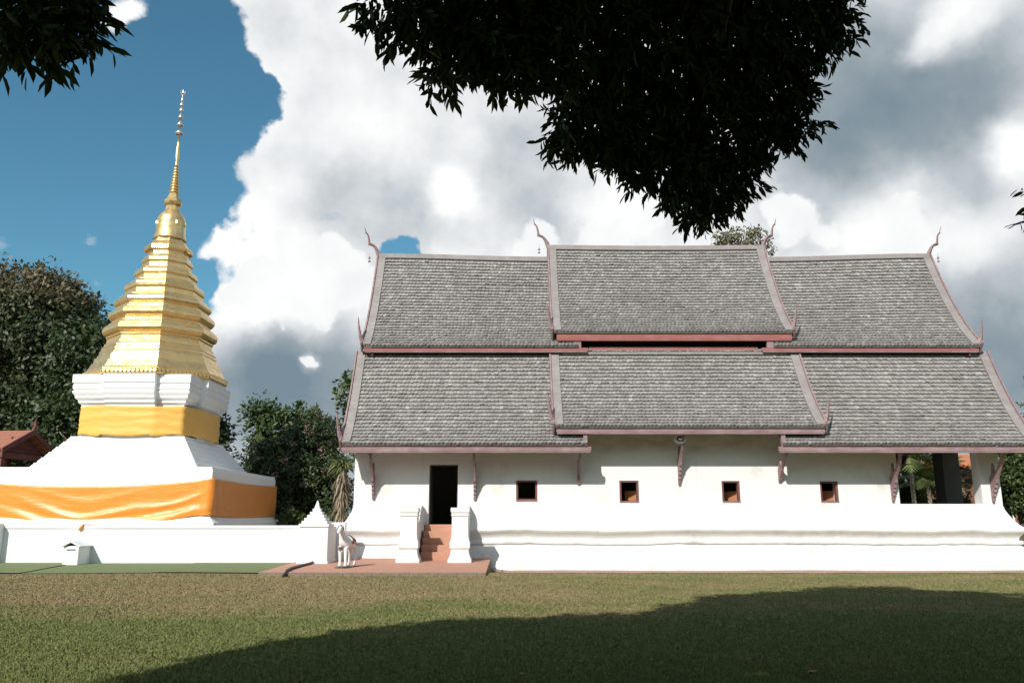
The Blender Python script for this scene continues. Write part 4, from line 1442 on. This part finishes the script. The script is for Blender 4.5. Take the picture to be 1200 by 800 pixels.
def tree(name, label, cat, base, lobes, mat, n_clump, per, clump_r, lsize, trunk_r=0.25, bark='bark', wd=0.55, shell=0.55, limbs=10, group=None, droop=0.3, trunk_top=None):
    root = empty(name, base)
    tag(root, label, cat, group)
    bx_, by_, bz_ = base
    P, D, Nn, L, cen = crown_leaves(lobes, n_clump, per, clump_r, lsize, droop, shell)
    core = np.array(lobes, dtype=float)
    nc = int(n_clump * 2.2)
    wv_ = core[:, 3] * core[:, 5]
    ci = rng.choice(len(core), nc, p=wv_ / wv_.sum())
    if shell > 0.5 and n_clump > 100:          # the inner foliage, larger leaves deep in the crown
        cp = core[ci, :3] + unit(nc) * (rng.random(nc) ** 0.5 * 0.72)[:, None] * core[ci, 3:6]
        P = np.concatenate([P, cp]); D = np.concatenate([D, unit(nc)]); Nn = np.concatenate([Nn, unit(nc)])
        L = np.concatenate([L, lsize * rng.uniform(2.0, 3.6, nc)])
    V_, F_ = leaf_quads(P - np.array(base), D, Nn, L, L * wd)
    np_mesh('crown', V_, F_, mat, root)
    tr = MB()
    lob = np.array(lobes)
    top = trunk_top or (lob[:, 0].mean() - bx_, lob[:, 1].mean() - by_, lob[:, 2].mean() - bz_)
    fork = (top[0] * 0.35, top[1] * 0.35, top[2] * 0.5)
    tr.tube([(0, 0, -0.2), (top[0] * 0.1 + 0.06, top[1] * 0.1, fork[2] * 0.5), fork, top], [trunk_r * 1.3, trunk_r, trunk_r * 0.75, trunk_r * 0.3], 8)
    tr.build('trunk', M[bark], root, smooth=True)
    for q in rng.choice(len(cen), min(limbs, len(cen)), replace=False):
        c_ = cen[q] - np.array(base)
        lm = MB()
        f0 = Vector(fork) * random.uniform(0.8, 1.0)
        mid = (f0 + Vector(c_)) / 2 + Vector((random.uniform(-.3, .3), random.uniform(-.3, .3), 0.25)) * trunk_r * 3
        lm.tube([f0, mid, Vector(c_)], [trunk_r * 0.42, trunk_r * 0.25, trunk_r * 0.07], 6)
        lm.build('limb', M[bark], root, smooth=True)
    return root


# big tree left of the stupa and its neighbours
tree('broadleaf_tree', 'huge dark spreading tree behind the left side of the stupa', 'tree', (-29, 50, 0),
     [(-31, 50, 12.6, 5.6, 4.5, 4.6), (-27.6, 49, 11.6, 3.4, 3.5, 3.7), (-35, 50, 10, 4, 4, 5), (-27, 48.5, 7.0, 3.0, 3.2, 4.5), (-31.5, 47.5, 6.5, 4.2, 3.5, 4.8), (-29.5, 49.5, 14.2, 3.6, 3.0, 2.6), (-36, 49, 5, 3.5, 3, 4)],
     M['leaf_olive'], 1050, 52, 0.85, 0.30, 0.55, 'palebark', limbs=22)
tree('broadleaf_tree', 'round dark green tree close behind the gilded tiers, left', 'tree', (-23.4, 47, 0),
     [(-24.4, 47, 10.2, 2.2, 2.4, 2.9), (-22.6, 47, 7.2, 3.2, 2.6, 4.4), (-25.2, 46, 5.2, 3.0, 2.4, 3.8)],
     M['leaf_dark'], 380, 52, 0.75, 0.27, 0.35, 'palebark', limbs=14)
tree('broadleaf_tree', 'slim dark tree showing right beside the yellow cloth', 'tree', (-14.6, 42, 0),
     [(-15.1, 42, 6.2, 0.65, 0.8, 1.0), (-15.0, 42, 4.6, 0.6, 0.8, 1.5), (-16.2, 42.3, 5.6, 1.4, 1.4, 2.0)],
     M['leaf_dark'], 120, 50, 0.5, 0.24, 0.16, limbs=8)
tree('broadleaf_tree', 'loose-crowned dark green tree behind the flowering shrub', 'tree', (-11.9, 40, 0),
     [(-12.0, 40, 6.35, 0.8, 0.9, 0.9), (-11.5, 40, 5.2, 1.1, 1.2, 1.2), (-10.1, 40, 6.2, 1.0, 0.9, 0.75), (-9.3, 40.3, 5.3, 1.1, 1.0, 1.1), (-11.3, 40, 3.4, 2.0, 1.5, 1.9)],
     M['leaf_mid'], 210, 46, 0.5, 0.22, 0.16, limbs=10)
tree('broadleaf_tree', 'light green tree peeping out behind the left roof edge', 'tree', (-6.6, 39, 0),
     [(-7.0, 39, 7.3, 1.2, 1.0, 1.2), (-6.3, 39, 5.6, 1.6, 1.3, 1.8), (-5.6, 39, 7.6, 1.0, 1.0, 1.0)],
     M['leaf_lite'], 120, 46, 0.5, 0.24, 0.14, limbs=8)
tree('broadleaf_tree', 'pale sparse treetop rising above the middle ridge', 'tree', (13.0, 44, 0),
     [(12.7, 44, 16.6, 1.35, 1.2, 0.9), (13.6, 44, 16.4, 0.9, 1.0, 1.0), (11.8, 44, 16.3, 0.7, 0.8, 0.6), (12.9, 44, 15.0, 1.6, 1.4, 1.4)],
     M['leaf_tip'], 95, 36, 0.36, 0.20, 0.22, limbs=12, trunk_top=(-0.1, 0, 15.6))
tree('broadleaf_tree', 'sparse tree at the right edge behind the porch eave', 'tree', (24.6, 40, 0),
     [(25.5, 40, 7.4, 0.9, 1.0, 1.1), (25.9, 40, 8.7, 0.6, 0.7, 0.7), (26.8, 40, 8.0, 1.2, 1.2, 1.6)],
     M['leaf_mid'], 60, 34, 0.40, 0.20, 0.14, limbs=10)
tree('broadleaf_tree', 'low leafy tree filling the gap right of the porch corner', 'tree', (18.6, 31.2, 0),
     [(18.5, 31, 3.5, 1.1, 1.0, 1.2), (19.3, 31, 2.6, 1.3, 1.1, 1.4), (18.3, 31.2, 2.3, 0.8, 0.9, 0.7), (19.7, 31, 4.2, 1.1, 1.1, 1.2)],
     M['leaf_mid'], 230, 52, 0.30, 0.15, 0.10, limbs=10)
tree('shrub', 'low rounded dark shrub at the foot of the plinth, far right', 'shrub', (18.0, 28.2, 0),
     [(18.1, 28.2, 0.75, 0.65, 0.6, 0.55), (18.9, 28.4, 0.9, 0.8, 0.7, 0.8)],
     M['leaf_dark'], 80, 40, 0.22, 0.11, 0.05, limbs=6)
# distant wood closing the view between the trees
P, D, Nn, L, _ = crown_leaves([(-70 + 7.0 * k, 66 + 4 * math.sin(k * 2.1), 1.6, 5.0, 3.0, 2.6 + 0.9 * math.sin(k * 1.7)) for k in range(21)], 900, 46, 1.0, 0.42, 0.2, 0.3)
V_, F_ = leaf_quads(P, D, Nn, L, L * 0.7)
wd_ = np_mesh('far_wood', V_, F_, M['leaf_dark'])
tag(wd_, 'low dark line of distant wood closing the horizon behind everything', 'wood', kind='stuff')
# unseen tree line added behind the camera to cut sky light and darken the gilding
P, D, Nn, L, _ = crown_leaves([(-62 + 9.5 * k, -34 - 5 * math.sin(k * 1.3), 6.0, 6.0, 4.0, 6.0 + 1.5 * math.sin(k * 2.3)) for k in range(14)] + [(46 + 4 * (k % 2), -22 + 10 * k, 6.0, 4.0, 6.0, 6.0) for k in range(5)], 1500, 34, 1.6, 0.95, 0.2, 0.5)
V_, F_ = leaf_quads(P, D, Nn, L, L * 0.75)
gv_ = np_mesh('unseen_grove', V_, F_, M['leaf_dark'])
tag(gv_, 'unseen dark trees added behind the viewpoint to dim the sky light', 'wood', kind='stuff')
# flowering shrub by the wall
fs = tree('flowering_shrub', 'big dark shrub with faded pink flower heads behind the low wall', 'shrub', (-9.3, 36, 0),
          [(-9.4, 36, 3.5, 2.0, 1.5, 2.0), (-10.9, 36, 2.9, 1.4, 1.3, 1.7), (-8.0, 35.7, 2.9, 1.4, 1.2, 2.1), (-8.8, 36, 4.9, 1.2, 1.0, 1.1), (-9.7, 35.5, 1.4, 3.0, 1.3, 1.3)],
          M['leaf_dark'], 460, 56, 0.36, 0.14, 0.08, limbs=14)
lobF = [(-9.4, 36, 3.8, 2.0, 1.5, 1.8), (-8.6, 36, 5.2, 1.0, 0.9, 0.9), (-10.9, 36, 3.3, 1.4, 1.2, 1.4)]
P, D, Nn, L, _ = crown_leaves(lobF, 95, 18, 0.15, 0.065, 0.0, 0.88)
P[:, 1] -= 0.25
V_, F_ = leaf_quads(P - np.array((-9.3, 36, 0)), D, Nn, L, L * 0.8)
np_mesh('flower_heads', V_, F_, M['flower'], fs)
tree('shrub', 'bright green low bush behind the gate post and low wall', 'shrub', (-7.8, 33.0, 0),
     [(-8.6, 33.4, 1.3, 0.7, 0.6, 0.7), (-7.0, 32.6, 1.2, 0.6, 0.5, 0.6), (-7.8, 33.0, 1.0, 0.8, 0.6, 0.6)],
     M['leaf_lite'], 70, 40, 0.20, 0.12, 0.05, limbs=6)


# strap-leaved plants: fronds as bent ribbons
def frond_mesh(base, n_, length, width, mat, name, parent, up=0.6, bend=1.2, seed=0, spread=(0, 2 * math.pi), seg=6, tilt=(0.2, 1.3)):
    r_ = random.Random(seed)
    V_, F_ = [], []
    for k in range(n_):
        an = r_.uniform(*spread)
        el = r_.uniform(*tilt)
        L = length * r_.uniform(0.7, 1.15)
        p = Vector(base) + Vector((r_.uniform(-.05, .05), r_.uniform(-.05, .05), r_.uniform(-.1, .1)))
        d = Vector((math.cos(an) * math.cos(el), math.sin(an) * math.cos(el), math.sin(el)))
        w_dir = Vector((-math.sin(an), math.cos(an), r_.uniform(-.3, .3))).normalized()
        i0 = len(V_)
        for q in range(seg + 1):
            u = q / seg
            ww = width * (1 - u) ** 0.6 * (0.35 + min(1, u * 4) * 0.65) * 0.5 + 0.002
            V_ += [tuple(p - w_dir * ww), tuple(p + w_dir * ww)]
            d = (d + Vector((0, 0, -bend / seg * (0.5 + u)))).normalized()
            p = p + d * (L / seg)
        for q in range(seg):
            a_ = i0 + 2 * q
            F_.append((a_, a_ + 1, a_ + 3, a_ + 2))
    return np_mesh(name, np.array(V_), np.array(F_), mat, parent)


yu = empty('strap_leaf_plant', (-5.80, 28.6, 0))
tag(yu, 'tall plant with a skirt of dry beige leaves by the left end of the temple', 'plant')
b = MB(); b.tube([(0, 0, -0.1), (0.03, 0, 1.6), (0.0, 0, 3.3)], [0.10, 0.09, 0.08], 8)
b.build('stem', M['palebark'], yu, smooth=True)
frond_mesh((0, 0, 3.36), 110, 0.70, 0.075, M['leaf_palm'], 'fronds', yu, seed=3, bend=1.0, tilt=(-0.3, 0.8))
for k in range(7):
    frond_mesh((0, 0, 3.0 - 0.25 * k), 34, 0.62, 0.06, M['leaf_deadpalm'], 'dry_fronds', yu, seed=20 + k, bend=2.6, tilt=(-0.9, 0.0))


def palm(name, label, base, h_, n_, flen, seed, mat):
    root = empty(name, base)
    tag(root, label, 'palm')
    b = MB(); b.tube([(0, 0, -0.1), (0.05, 0, h_ * 0.5), (0, 0, h_)], [0.13, 0.11, 0.10], 8)
    b.build('trunk', M['palebark'], root, smooth=True)
    r_ = random.Random(seed)
    for k in range(n_):
        an = 2 * math.pi * k / n_ + r_.uniform(-.2, .2)
        el = r_.uniform(0.1, 1.2)
        d = Vector((math.cos(an) * math.cos(el), math.sin(an) * math.cos(el), math.sin(el)))
        p = Vector((0, 0, h_))
        V_, F_ = [], []
        N = 14
        for q in range(N):
            u = (q + 1) / N
            d = (d + Vector((0, 0, -1.5 / N * (0.4 + u)))).normalized()
            p2 = p + d * flen / N
            side = d.cross(Vector((0, 0, 1))).normalized()
            for s_ in (-1, 1):
                ll = flen * 0.34 * math.sin(math.pi * min(1, 0.12 + u * 0.86)) + 0.05
                dd_ = (side * s_ + d * 0.7 + Vector((0, 0, -0.45))).normalized()
                i0 = len(V_)
                tip = p2 + dd_ * ll
                V_ += [tuple(p), tuple(p2), tuple(p2 + dd_ * ll * 0.6 + d * 0.02), tuple(tip)]
                F_.append((i0, i0 + 1, i0 + 2, i0 + 3))
            p = p2
        np_mesh('frond', np.array(V_), np.array(F_), mat, root)
    return root


palm('palm', 'arching palm seen through the porch opening', (20.0, 42.0, 0), 4.3, 20, 2.7, 5, M['leaf_palm'])
palm('palm', 'shorter palm half hidden behind the arching one beyond the porch', (21.3, 43.0, 0), 3.3, 18, 2.3, 9, M['leaf_palm'])
tree('shrub', 'dark green bush low behind the porch palm', 'shrub', (20.9, 45.2, 0),
     [(20.2, 45, 2.0, 1.6, 0.8, 1.8), (21.5, 45.2, 2.6, 1.5, 0.8, 2.2), (20.6, 45.6, 4.0, 1.8, 0.9, 2.2), (22.6, 45.4, 3.4, 1.5, 0.9, 2.6), (19.0, 45.4, 3.0, 1.4, 0.9, 2.4)], M['leaf_dark'], 300, 46, 0.34, 0.17, 0.06, limbs=6)
tree('shrub', 'small-leaved green bush seen between the two porch pillars', 'shrub', (18.2, 33.8, 0),
     [(18.33, 33.8, 3.1, 0.26, 0.3, 0.55), (18.2, 33.8, 2.35, 0.2, 0.3, 0.2), (18.2, 33.8, 1.2, 0.35, 0.3, 0.8)], M['leaf_mid'], 46, 34, 0.12, 0.09, 0.03, limbs=5)

# far brick-coloured house seen through the porch
hs = empty('house', (29.6, 46.5, 0))
tag(hs, 'orange roofed brick house glimpsed through the porch opening', 'house')
b = MB(); b.box(-4, 6, 0, 6, -0.1, 4.22)
b.build('wall', mat_plain('brick_wall', (0.36, 0.16, 0.10), 0.9, 0.25, 4.0), hs)
b = MB(); b.prism([(-0.9, 4.25), (3.0, 5.2), (6.9, 4.25), (6.9, 4.1), (3.0, 5.05), (-0.9, 4.1)], lambda a, c_: (-4.6, a, c_), lambda a, c_: (6.6, a, c_))
b.build('roof', mat_plain('orange_tile', (0.46, 0.16, 0.07), 0.85, 0.3, 6.0), hs)
for k in range(3):
    b = MB(); b.box(-3.2 + 3.1 * k, -2.0 + 3.1 * k, -0.03, -0.004, 1.1, 2.5)
    w_o = b.build('window', M['white_clean'], hs)
    b = MB(); b.box(-3.1 + 3.1 * k, -2.1 + 3.1 * k, -0.04, -0.032, 1.2, 2.4)
    b.build('pane', M['black'], w_o)

# red-roofed pavilion behind the stupa, left
pv = empty('pavilion', (-24.6, 42.0, 0), R(-6))
tag(pv, 'small pavilion with a faded red roof and dark red gable, far left', 'pavilion')
GY, RZ, EZ = 1.9, 5.75, 4.72
for sg in (1, -1):
    b = MB(); b.prism([(-GY * sg * 1.0, EZ), (0.0, RZ), (0.0, RZ + 0.10), (-GY * sg * 1.05, EZ + 0.09)], lambda a, c_: (-4.6, a, c_), lambda a, c_: (0.35, a, c_))
    rfo = b.build('roof', M['pavroof'], pv)
    n_ = 12
    for k in range(n_):
        u = (k + 0.5) / n_
        b = MB(); y_ = -GY * sg * 1.05 * u; z_ = RZ + 0.10 - (RZ - EZ + 0.01) * u
        b.box(-4.62, 0.36, y_ - 0.06, y_ + 0.06, z_ - 0.02, z_ + 0.04)
        b.build('tile_course', M['pavroof'], rfo)
    b = MB(); b.prism([(-GY * sg * 1.12, EZ - 0.16), (0.0, RZ - 0.12), (0.0, RZ + 0.16), (-GY * sg * 1.12, EZ + 0.10)], lambda a, c_: (0.352, a, c_), lambda a, c_: (0.43, a, c_))
    b.build('barge_board', M['darkred'], pv)
b = MB(); b.prism([(-GY * 0.9, EZ - 0.05), (GY * 0.9, EZ - 0.05), (0, RZ - 0.08)], lambda a, c_: (-0.10, a, c_), lambda a, c_: (-0.05, a, c_))
b.build('gable_panel', M['darkred'], pv)
for k in range(4):
    b = MB(); b.box(-0.04, 0.02, -GY * 0.9 + 0.22 * k, GY * 0.9 - 0.22 * k, EZ + 0.22 * k, EZ + 0.22 * k + 0.07)
    b.build('gable_slat', M['darkred'], pv)
b = MB(); b.box(-4.4, 0.2, -GY * 0.95, -GY * 0.95 + 0.12, EZ - 0.30, EZ - 0.06); b.build('eave_beam', M['darkred'], pv)
b = MB(); b.box(-0.02, 0.16, -GY * 0.93, GY * 0.93, EZ - 0.34, EZ - 0.062); b.build('tie_beam', M['darkred'], pv)
for px_ in (-4.2, -2.1, 0.0):
    for py_ in (-1.6, 1.6):
        b = MB(); b.box(px_ - 0.12, px_ + 0.12, py_ - 0.12, py_ + 0.12, -0.1, EZ - 0.07 if py_ > 0 else EZ - 0.31); b.build('post', M['darkred'], pv)
b = MB(); b.box(-3.9, -1.75, -GY * 0.95 - 0.06, -GY * 0.95 - 0.02, EZ - 0.62, EZ - 0.20); b.build('white_board', M['white_clean'], pv)
b = MB(); b.tube([(0.36, 0, RZ + 0.1), (0.44, 0, RZ + 0.35), (0.40, 0, RZ + 0.55), (0.5, 0, RZ + 0.8)], [0.11, 0.08, 0.05, 0.01], 6)
b.build('finial', M['darkred'], pv)

# ------------------------------------------------------------------ overhanging tree
ft = empty('shade_tree', (3.4, -4.6, 0))
tag(ft, 'large shade tree whose dark leafy boughs hang into the top of the view', 'tree')
CL = [(-1.14,6.60,5.98,0.23),(-0.84,6.70,5.92,0.31),(-0.55,6.90,5.87,0.35),(-0.31,6.80,5.73,0.31),(0.00,7.00,5.76,0.32),(0.33,7.20,5.97,0.45),(-0.63,6.60,5.29,0.15),(-0.08,6.90,5.49,0.19),(-0.32,7.00,6.25,0.48),(0.33,7.20,6.47,0.58),(0.89,7.80,6.33,0.71),(1.68,8.20,6.68,0.84),(2.55,8.60,6.93,0.88),(3.32,8.80,7.11,0.60),(3.73,8.80,7.25,0.34),(0.91,8.20,5.67,0.50),(0.55,8.00,5.44,0.27),(1.52,8.50,5.87,0.66),(2.26,8.80,6.12,0.79),(3.03,9.00,6.45,0.56),(3.31,9.00,6.01,0.26),(1.80,8.60,5.30,0.47),(2.17,8.80,5.18,0.40),(2.48,9.00,5.47,0.42),(2.01,8.70,4.89,0.17),(1.24,8.30,5.37,0.28),(2.90,9.00,5.85,0.32),(-3.18,4.80,4.63,0.25),(-3.09,5.00,4.82,0.26),(-2.92,5.00,4.78,0.15),(-3.14,4.80,4.48,0.10),(-2.82,5.00,4.93,0.07),(6.33,9.50,5.33,0.05),(6.34,9.50,5.02,0.06),(-0.79,6.80,6.60,0.63),(0.00,7.20,7.08,0.76),(1.09,7.80,7.44,0.91),(2.43,8.30,7.92,1.07),(3.52,8.60,8.04,0.80),(-3.26,5.00,5.28,0.47),(6.78,9.50,5.30,0.25),(-1.5,5.1,7.0,0.6),(-0.9,5.3,6.9,0.6),(-2.2,4.9,6.6,0.6),(-0.3,5.6,7.2,0.7),(0.4,6.0,7.5,0.8),(-4.3,3.2,6.2,0.6),(-3.9,3.6,5.9,0.5)]


def bough_leaves(cl, dens):
    Ps, Ds, Ns, Ls = [], [], [], []
    for (x, y, z, r_) in cl:
        nsp = int(dens * (r_ / 0.3) ** 2) + 3
        d = unit(nsp)
        rad = rng.random(nsp) ** 0.40
        base = np.array((x, y, z + 0.10)) + d * (rad * r_ * 0.86)[:, None]
        for q in range(nsp):
            m_ = rng.integers(5, 9)
            ax = d[q] * 0.5 + unit(1)[0] * 0.55 + np.array((0, 0, -0.55)); ax /= np.linalg.norm(ax)
            sp_len = 0.16 + 0.12 * rng.random()
            for k in range(m_):
                u = k / m_
                p = base[q] + ax * sp_len * u
                dd = ax * (0.35 + u * 0.5) + unit(1)[0] * 0.75 + np.array((0, 0, -0.45)); dd /= np.linalg.norm(dd)
                Ps.append(p); Ds.append(dd); Ns.append(unit(1)[0]); Ls.append(0.150 * rng.uniform(0.65, 1.2))
    return np.array(Ps), np.array(Ds), np.array(Ns), np.array(Ls)


ftb = np.array((3.4, -4.6, 0))
P, D, Nn, L = bough_leaves(CL, 54)
V_, F_ = leaf_folded(P - ftb, D, Nn, L, L * 0.31)
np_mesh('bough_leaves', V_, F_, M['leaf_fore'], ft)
# rest of the crown overhead and behind: its outline is the one the shadow on the lawn shows
SH = [(-4.2, 7.0), (-4.05, 8.3), (-3.75, 9.55), (-3.2, 11.0), (-2.4, 12.1), (-1.3, 13.1), (0, 13.7), (1.4, 14.3), (2.85, 14.4), (4.3, 14.9), (3.5, 16.2), (4.0, 17.6), (5.6, 18.7), (7.7, 19.3), (9.4, 18.9), (11, 18.3), (12.5, 17.5), (15, 16.0), (17, 12), (16, 6), (12, 2), (6, 1), (0, 2), (-3.6, 4)]


def in_poly(px, py, poly):
    c_ = False
    j = len(poly) - 1
    for i in range(len(poly)):
        xi, yi = poly[i]; xj, yj = poly[j]
        if (yi > py) != (yj > py) and px < (xj - xi) * (py - yi) / (yj - yi) + xi: c_ = not c_
        j = i
    return c_


SHX, SHY = travel.x / -travel.z, travel.y / -travel.z
up_cl = []
rr_ = random.Random(5)
tries = 0
while len(up_cl) < 900 and tries < 20000:
    tries += 1
    sx, sy = rr_.uniform(-5, 17), rr_.uniform(1, 20)
    if not in_poly(sx, sy, SH): continue
    rcl = 0.62
    if not all(in_poly(sx + rcl * math.cos(a_), sy + rcl * 1.5 * math.sin(a_), SH) for a_ in np.linspace(0, 6.28, 8)): 
        rcl = 0.25
        if not all(in_poly(sx + rcl * math.cos(a_), sy + rcl * 1.5 * math.sin(a_), SH) for a_ in np.linspace(0, 6.28, 8)): continue
    H = rr_.uniform(6.8, 10.5)
    x, y, z = sx - SHX * H, sy - SHY * H, H
    if y > 0.5 and (z - 1.6 - rcl * 1.3) < 0.735 * y + 0.3: continue       # hangs clear above the boughs in view
    up_cl.append((x, y, z, rcl * 1.2))
for (p0, p1) in zip(SH[:-1], SH[1:]):
    L_ = math.dist(p0, p1)
    if p0[1] < 7 and p1[1] < 7 or p0[0] > 12: continue
    for q in range(max(1, int(L_ / 0.22))):
        u = (q + rr_.random()) / max(1, int(L_ / 0.22))
        dx_, dy_ = (p1[0] - p0[0]) / L_, (p1[1] - p0[1]) / L_
        ins = rr_.uniform(0.10, 0.5)
        sx, sy = p0[0] + (p1[0] - p0[0]) * u + dy_ * ins, p0[1] + (p1[1] - p0[1]) * u - dx_ * ins * 1.5
        if not in_poly(sx, sy, SH): continue
        for tr_ in range(30):
            H = rr_.uniform(7.0, 10.0)
            x, y, z = sx - SHX * H, sy - SHY * H, H
            if not (y > 0.5 and (z - 1.6 - 0.5) < 0.735 * y + 0.3):
                up_cl.append((x, y, z, rr_.uniform(0.18, 0.32)))
                break
P, D, Nn, Ls = [], [], [], []
for (x, y, z, r_) in up_cl:
    n_ = int(330 * (r_ / 0.74) ** 2)
    d = unit(n_)
    P.append(np.array((x, y, z)) + d * (rng.random(n_) ** 0.4 * r_)[:, None])
    dd = d * 0.5 + unit(n_) + np.array((0, 0, -0.5))
    D.append(dd / np.linalg.norm(dd, axis=1, keepdims=True))
    nn = unit(n_) + np.array((-0.3, -0.6, 0.8)); Nn.append(nn / np.linalg.norm(nn, axis=1, keepdims=True))
    Ls.append(0.24 * rng.uniform(0.7, 1.25, n_))
P, D, Nn, Ls = map(np.concatenate, (P, D, Nn, Ls))
V_, F_ = leaf_quads(P - ftb, D, Nn, Ls, Ls * 0.42)
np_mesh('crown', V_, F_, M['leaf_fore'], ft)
b = MB(); b.tube([(0, 0, -0.2), (0.05, 0.1, 1.5), (-0.1, 0.5, 3.2), (-0.4, 1.4, 5.2), (-0.8, 3.0, 7.0)], [0.62, 0.48, 0.42, 0.36, 0.26], 12)
b.build('trunk', M['bark'], ft, smooth=True)
fork = Vector((-0.8, 3.0, 7.0))
tg = [(2.4, 8.4, 7.3), (0.2, 7.2, 6.7), (-3.1, 4.9, 5.0), (3.6, 8.5, 7.4), (1.5, 8.4, 6.2), (2.2, 8.8, 5.7), (6.5, 9.4, 5.3), (-6.0, 0.0, 8.0), (6.5, 3.0, 8.5), (1.0, 0.5, 9.0), (8.5, 1.0, 8.0), (-1.5, 2.5, 8.5)]
for q in tg:
    q = (q[0], q[1], q[2] + (0.45 if q[1] > 7 else 0.0))
    e = Vector(q) - Vector(ftb)
    s0 = Vector((-0.35, 1.3, 5.0)) if e.y < 6 else fork
    md_ = (s0 + e) / 2 + Vector((0, 0, 1.9 if e.y > 6 else 0.9))
    b = MB(); b.tube([s0, s0 + (md_ - s0) * 0.55 + Vector((0, 0, 0.2)), md_, (md_ + e) / 2 + Vector((0, 0, 0.25)), e], [0.16, 0.12, 0.09, 0.055, 0.015], 7)
    b.build('limb', M['bark'], ft, smooth=True)

# ------------------------------------------------------------------ grass blades
def grass(n_, y0, y1, hh):
    u = rng.random(n_)
    yv = y0 + (y1 - y0) * u ** 1.5
    xv = (rng.random(n_) * 2 - 1) * (0.70 * yv + 1.0)
    keep = ~((xv > TX0 - 0.0) & (xv < TX1 + 0.02) & (yv > TY0 - 0.12)) & ~((xv < TX0) & (yv > 21.6)) & ~((xv > -0.6) & (yv > 24.8 + 0.25 * np.sin(xv * 3)))
    xv, yv = xv[keep], yv[keep]
    zv = np.array([gz(a_, c_) for a_, c_ in zip(xv, yv)])
    n2 = len(xv)
    an = rng.random(n2) * 2 * math.pi
    w = rng.uniform(0.004, 0.009, n2) * (0.6 + yv / 11)
    h_ = hh * rng.uniform(0.45, 1.25, n2) * np.clip(1.25 - 0.032 * yv, 0.55, 1.0)
    lean = rng.normal(size=(n2, 2)) * 0.55 * h_[:, None]
    p0 = np.stack([xv - w * np.cos(an), yv - w * np.sin(an), zv - 0.004], 1)
    p1 = np.stack([xv + w * np.cos(an), yv + w * np.sin(an), zv - 0.004], 1)
    tp = np.stack([xv + lean[:, 0], yv + lean[:, 1], zv + h_], 1)
    V_ = np.stack([p0, p1, tp], 1).reshape(-1, 3)
    return V_, np.arange(len(V_)).reshape(-1, 3)


V_, F_ = grass(520000, 7.0, 25.2, 0.032)
o = np_mesh('grass', V_, F_, M['blade'])
tag(o, 'short mown grass, green in front and drier brown towards the terrace', 'grass', kind='stuff')

# a few fallen leaves
leaf_me = None
spots = [(3.05, 8.9, 0.4, 0.12, 'large curled brown leaf lying alone on the shaded grass, right'), (-5.6, 8.7, 1.2, 0.09, 'pale dry leaf on the sunlit grass at the lower left'), (0.75, 9.6, 2.0, 0.06, 'tiny dry leaf on the shaded grass, nearly below the third window'), (-0.75, 8.3, 2.9, 0.06, 'tiny dry leaf on the shaded grass closest to the camera'), (1.55, 9.7, 0.9, 0.05, 'tiny dry leaf just right of the middle of the tree shadow'), (5.3, 10.2, 0.2, 0.07, 'dry leaf on the shaded grass far to the right'), (-2.7, 12.9, 1.6, 0.06, 'tiny dry leaf on the sunlit grass close to the shadow edge'), (0.1, 8.9, 0.6, 0.05, 'tiny dry leaf in the middle of the shaded foreground')]
for (x, y, rz, s_, lab) in spots:
    if leaf_me is None:
        b = MB()
        for j in range(5):
            u = j / 4
            w = math.sin(math.pi * (0.08 + 0.86 * u)) * 0.36
            zc_ = 0.10 + 0.25 * (u - 0.5) ** 2
            b.v += [(u - 0.5, -w, zc_ + 0.22), (u - 0.5, 0, zc_), (u - 0.5, w, zc_ + 0.18)]
        for j in range(4):
            for q in range(2):
                a_ = j * 3 + q
                b.f.append((a_, a_ + 1, a_ + 4, a_ + 3))
        o = b.build('fallen_leaf', M['dryleaf'], smooth=True, fix=False)
        leaf_me = o
    else:
        o = leaf_me.copy(); COL.objects.link(o)
    o.location = (x, y, gz(x, y) + 0.03)
    o.rotation_euler = (0.1, -0.1, rz)
    o.scale = (s_, s_, s_)
    tag(o, lab or 'tiny dry leaf lying among the grass blades of the shaded lawn', 'leaf', 'dry leaves fallen on the lawn')
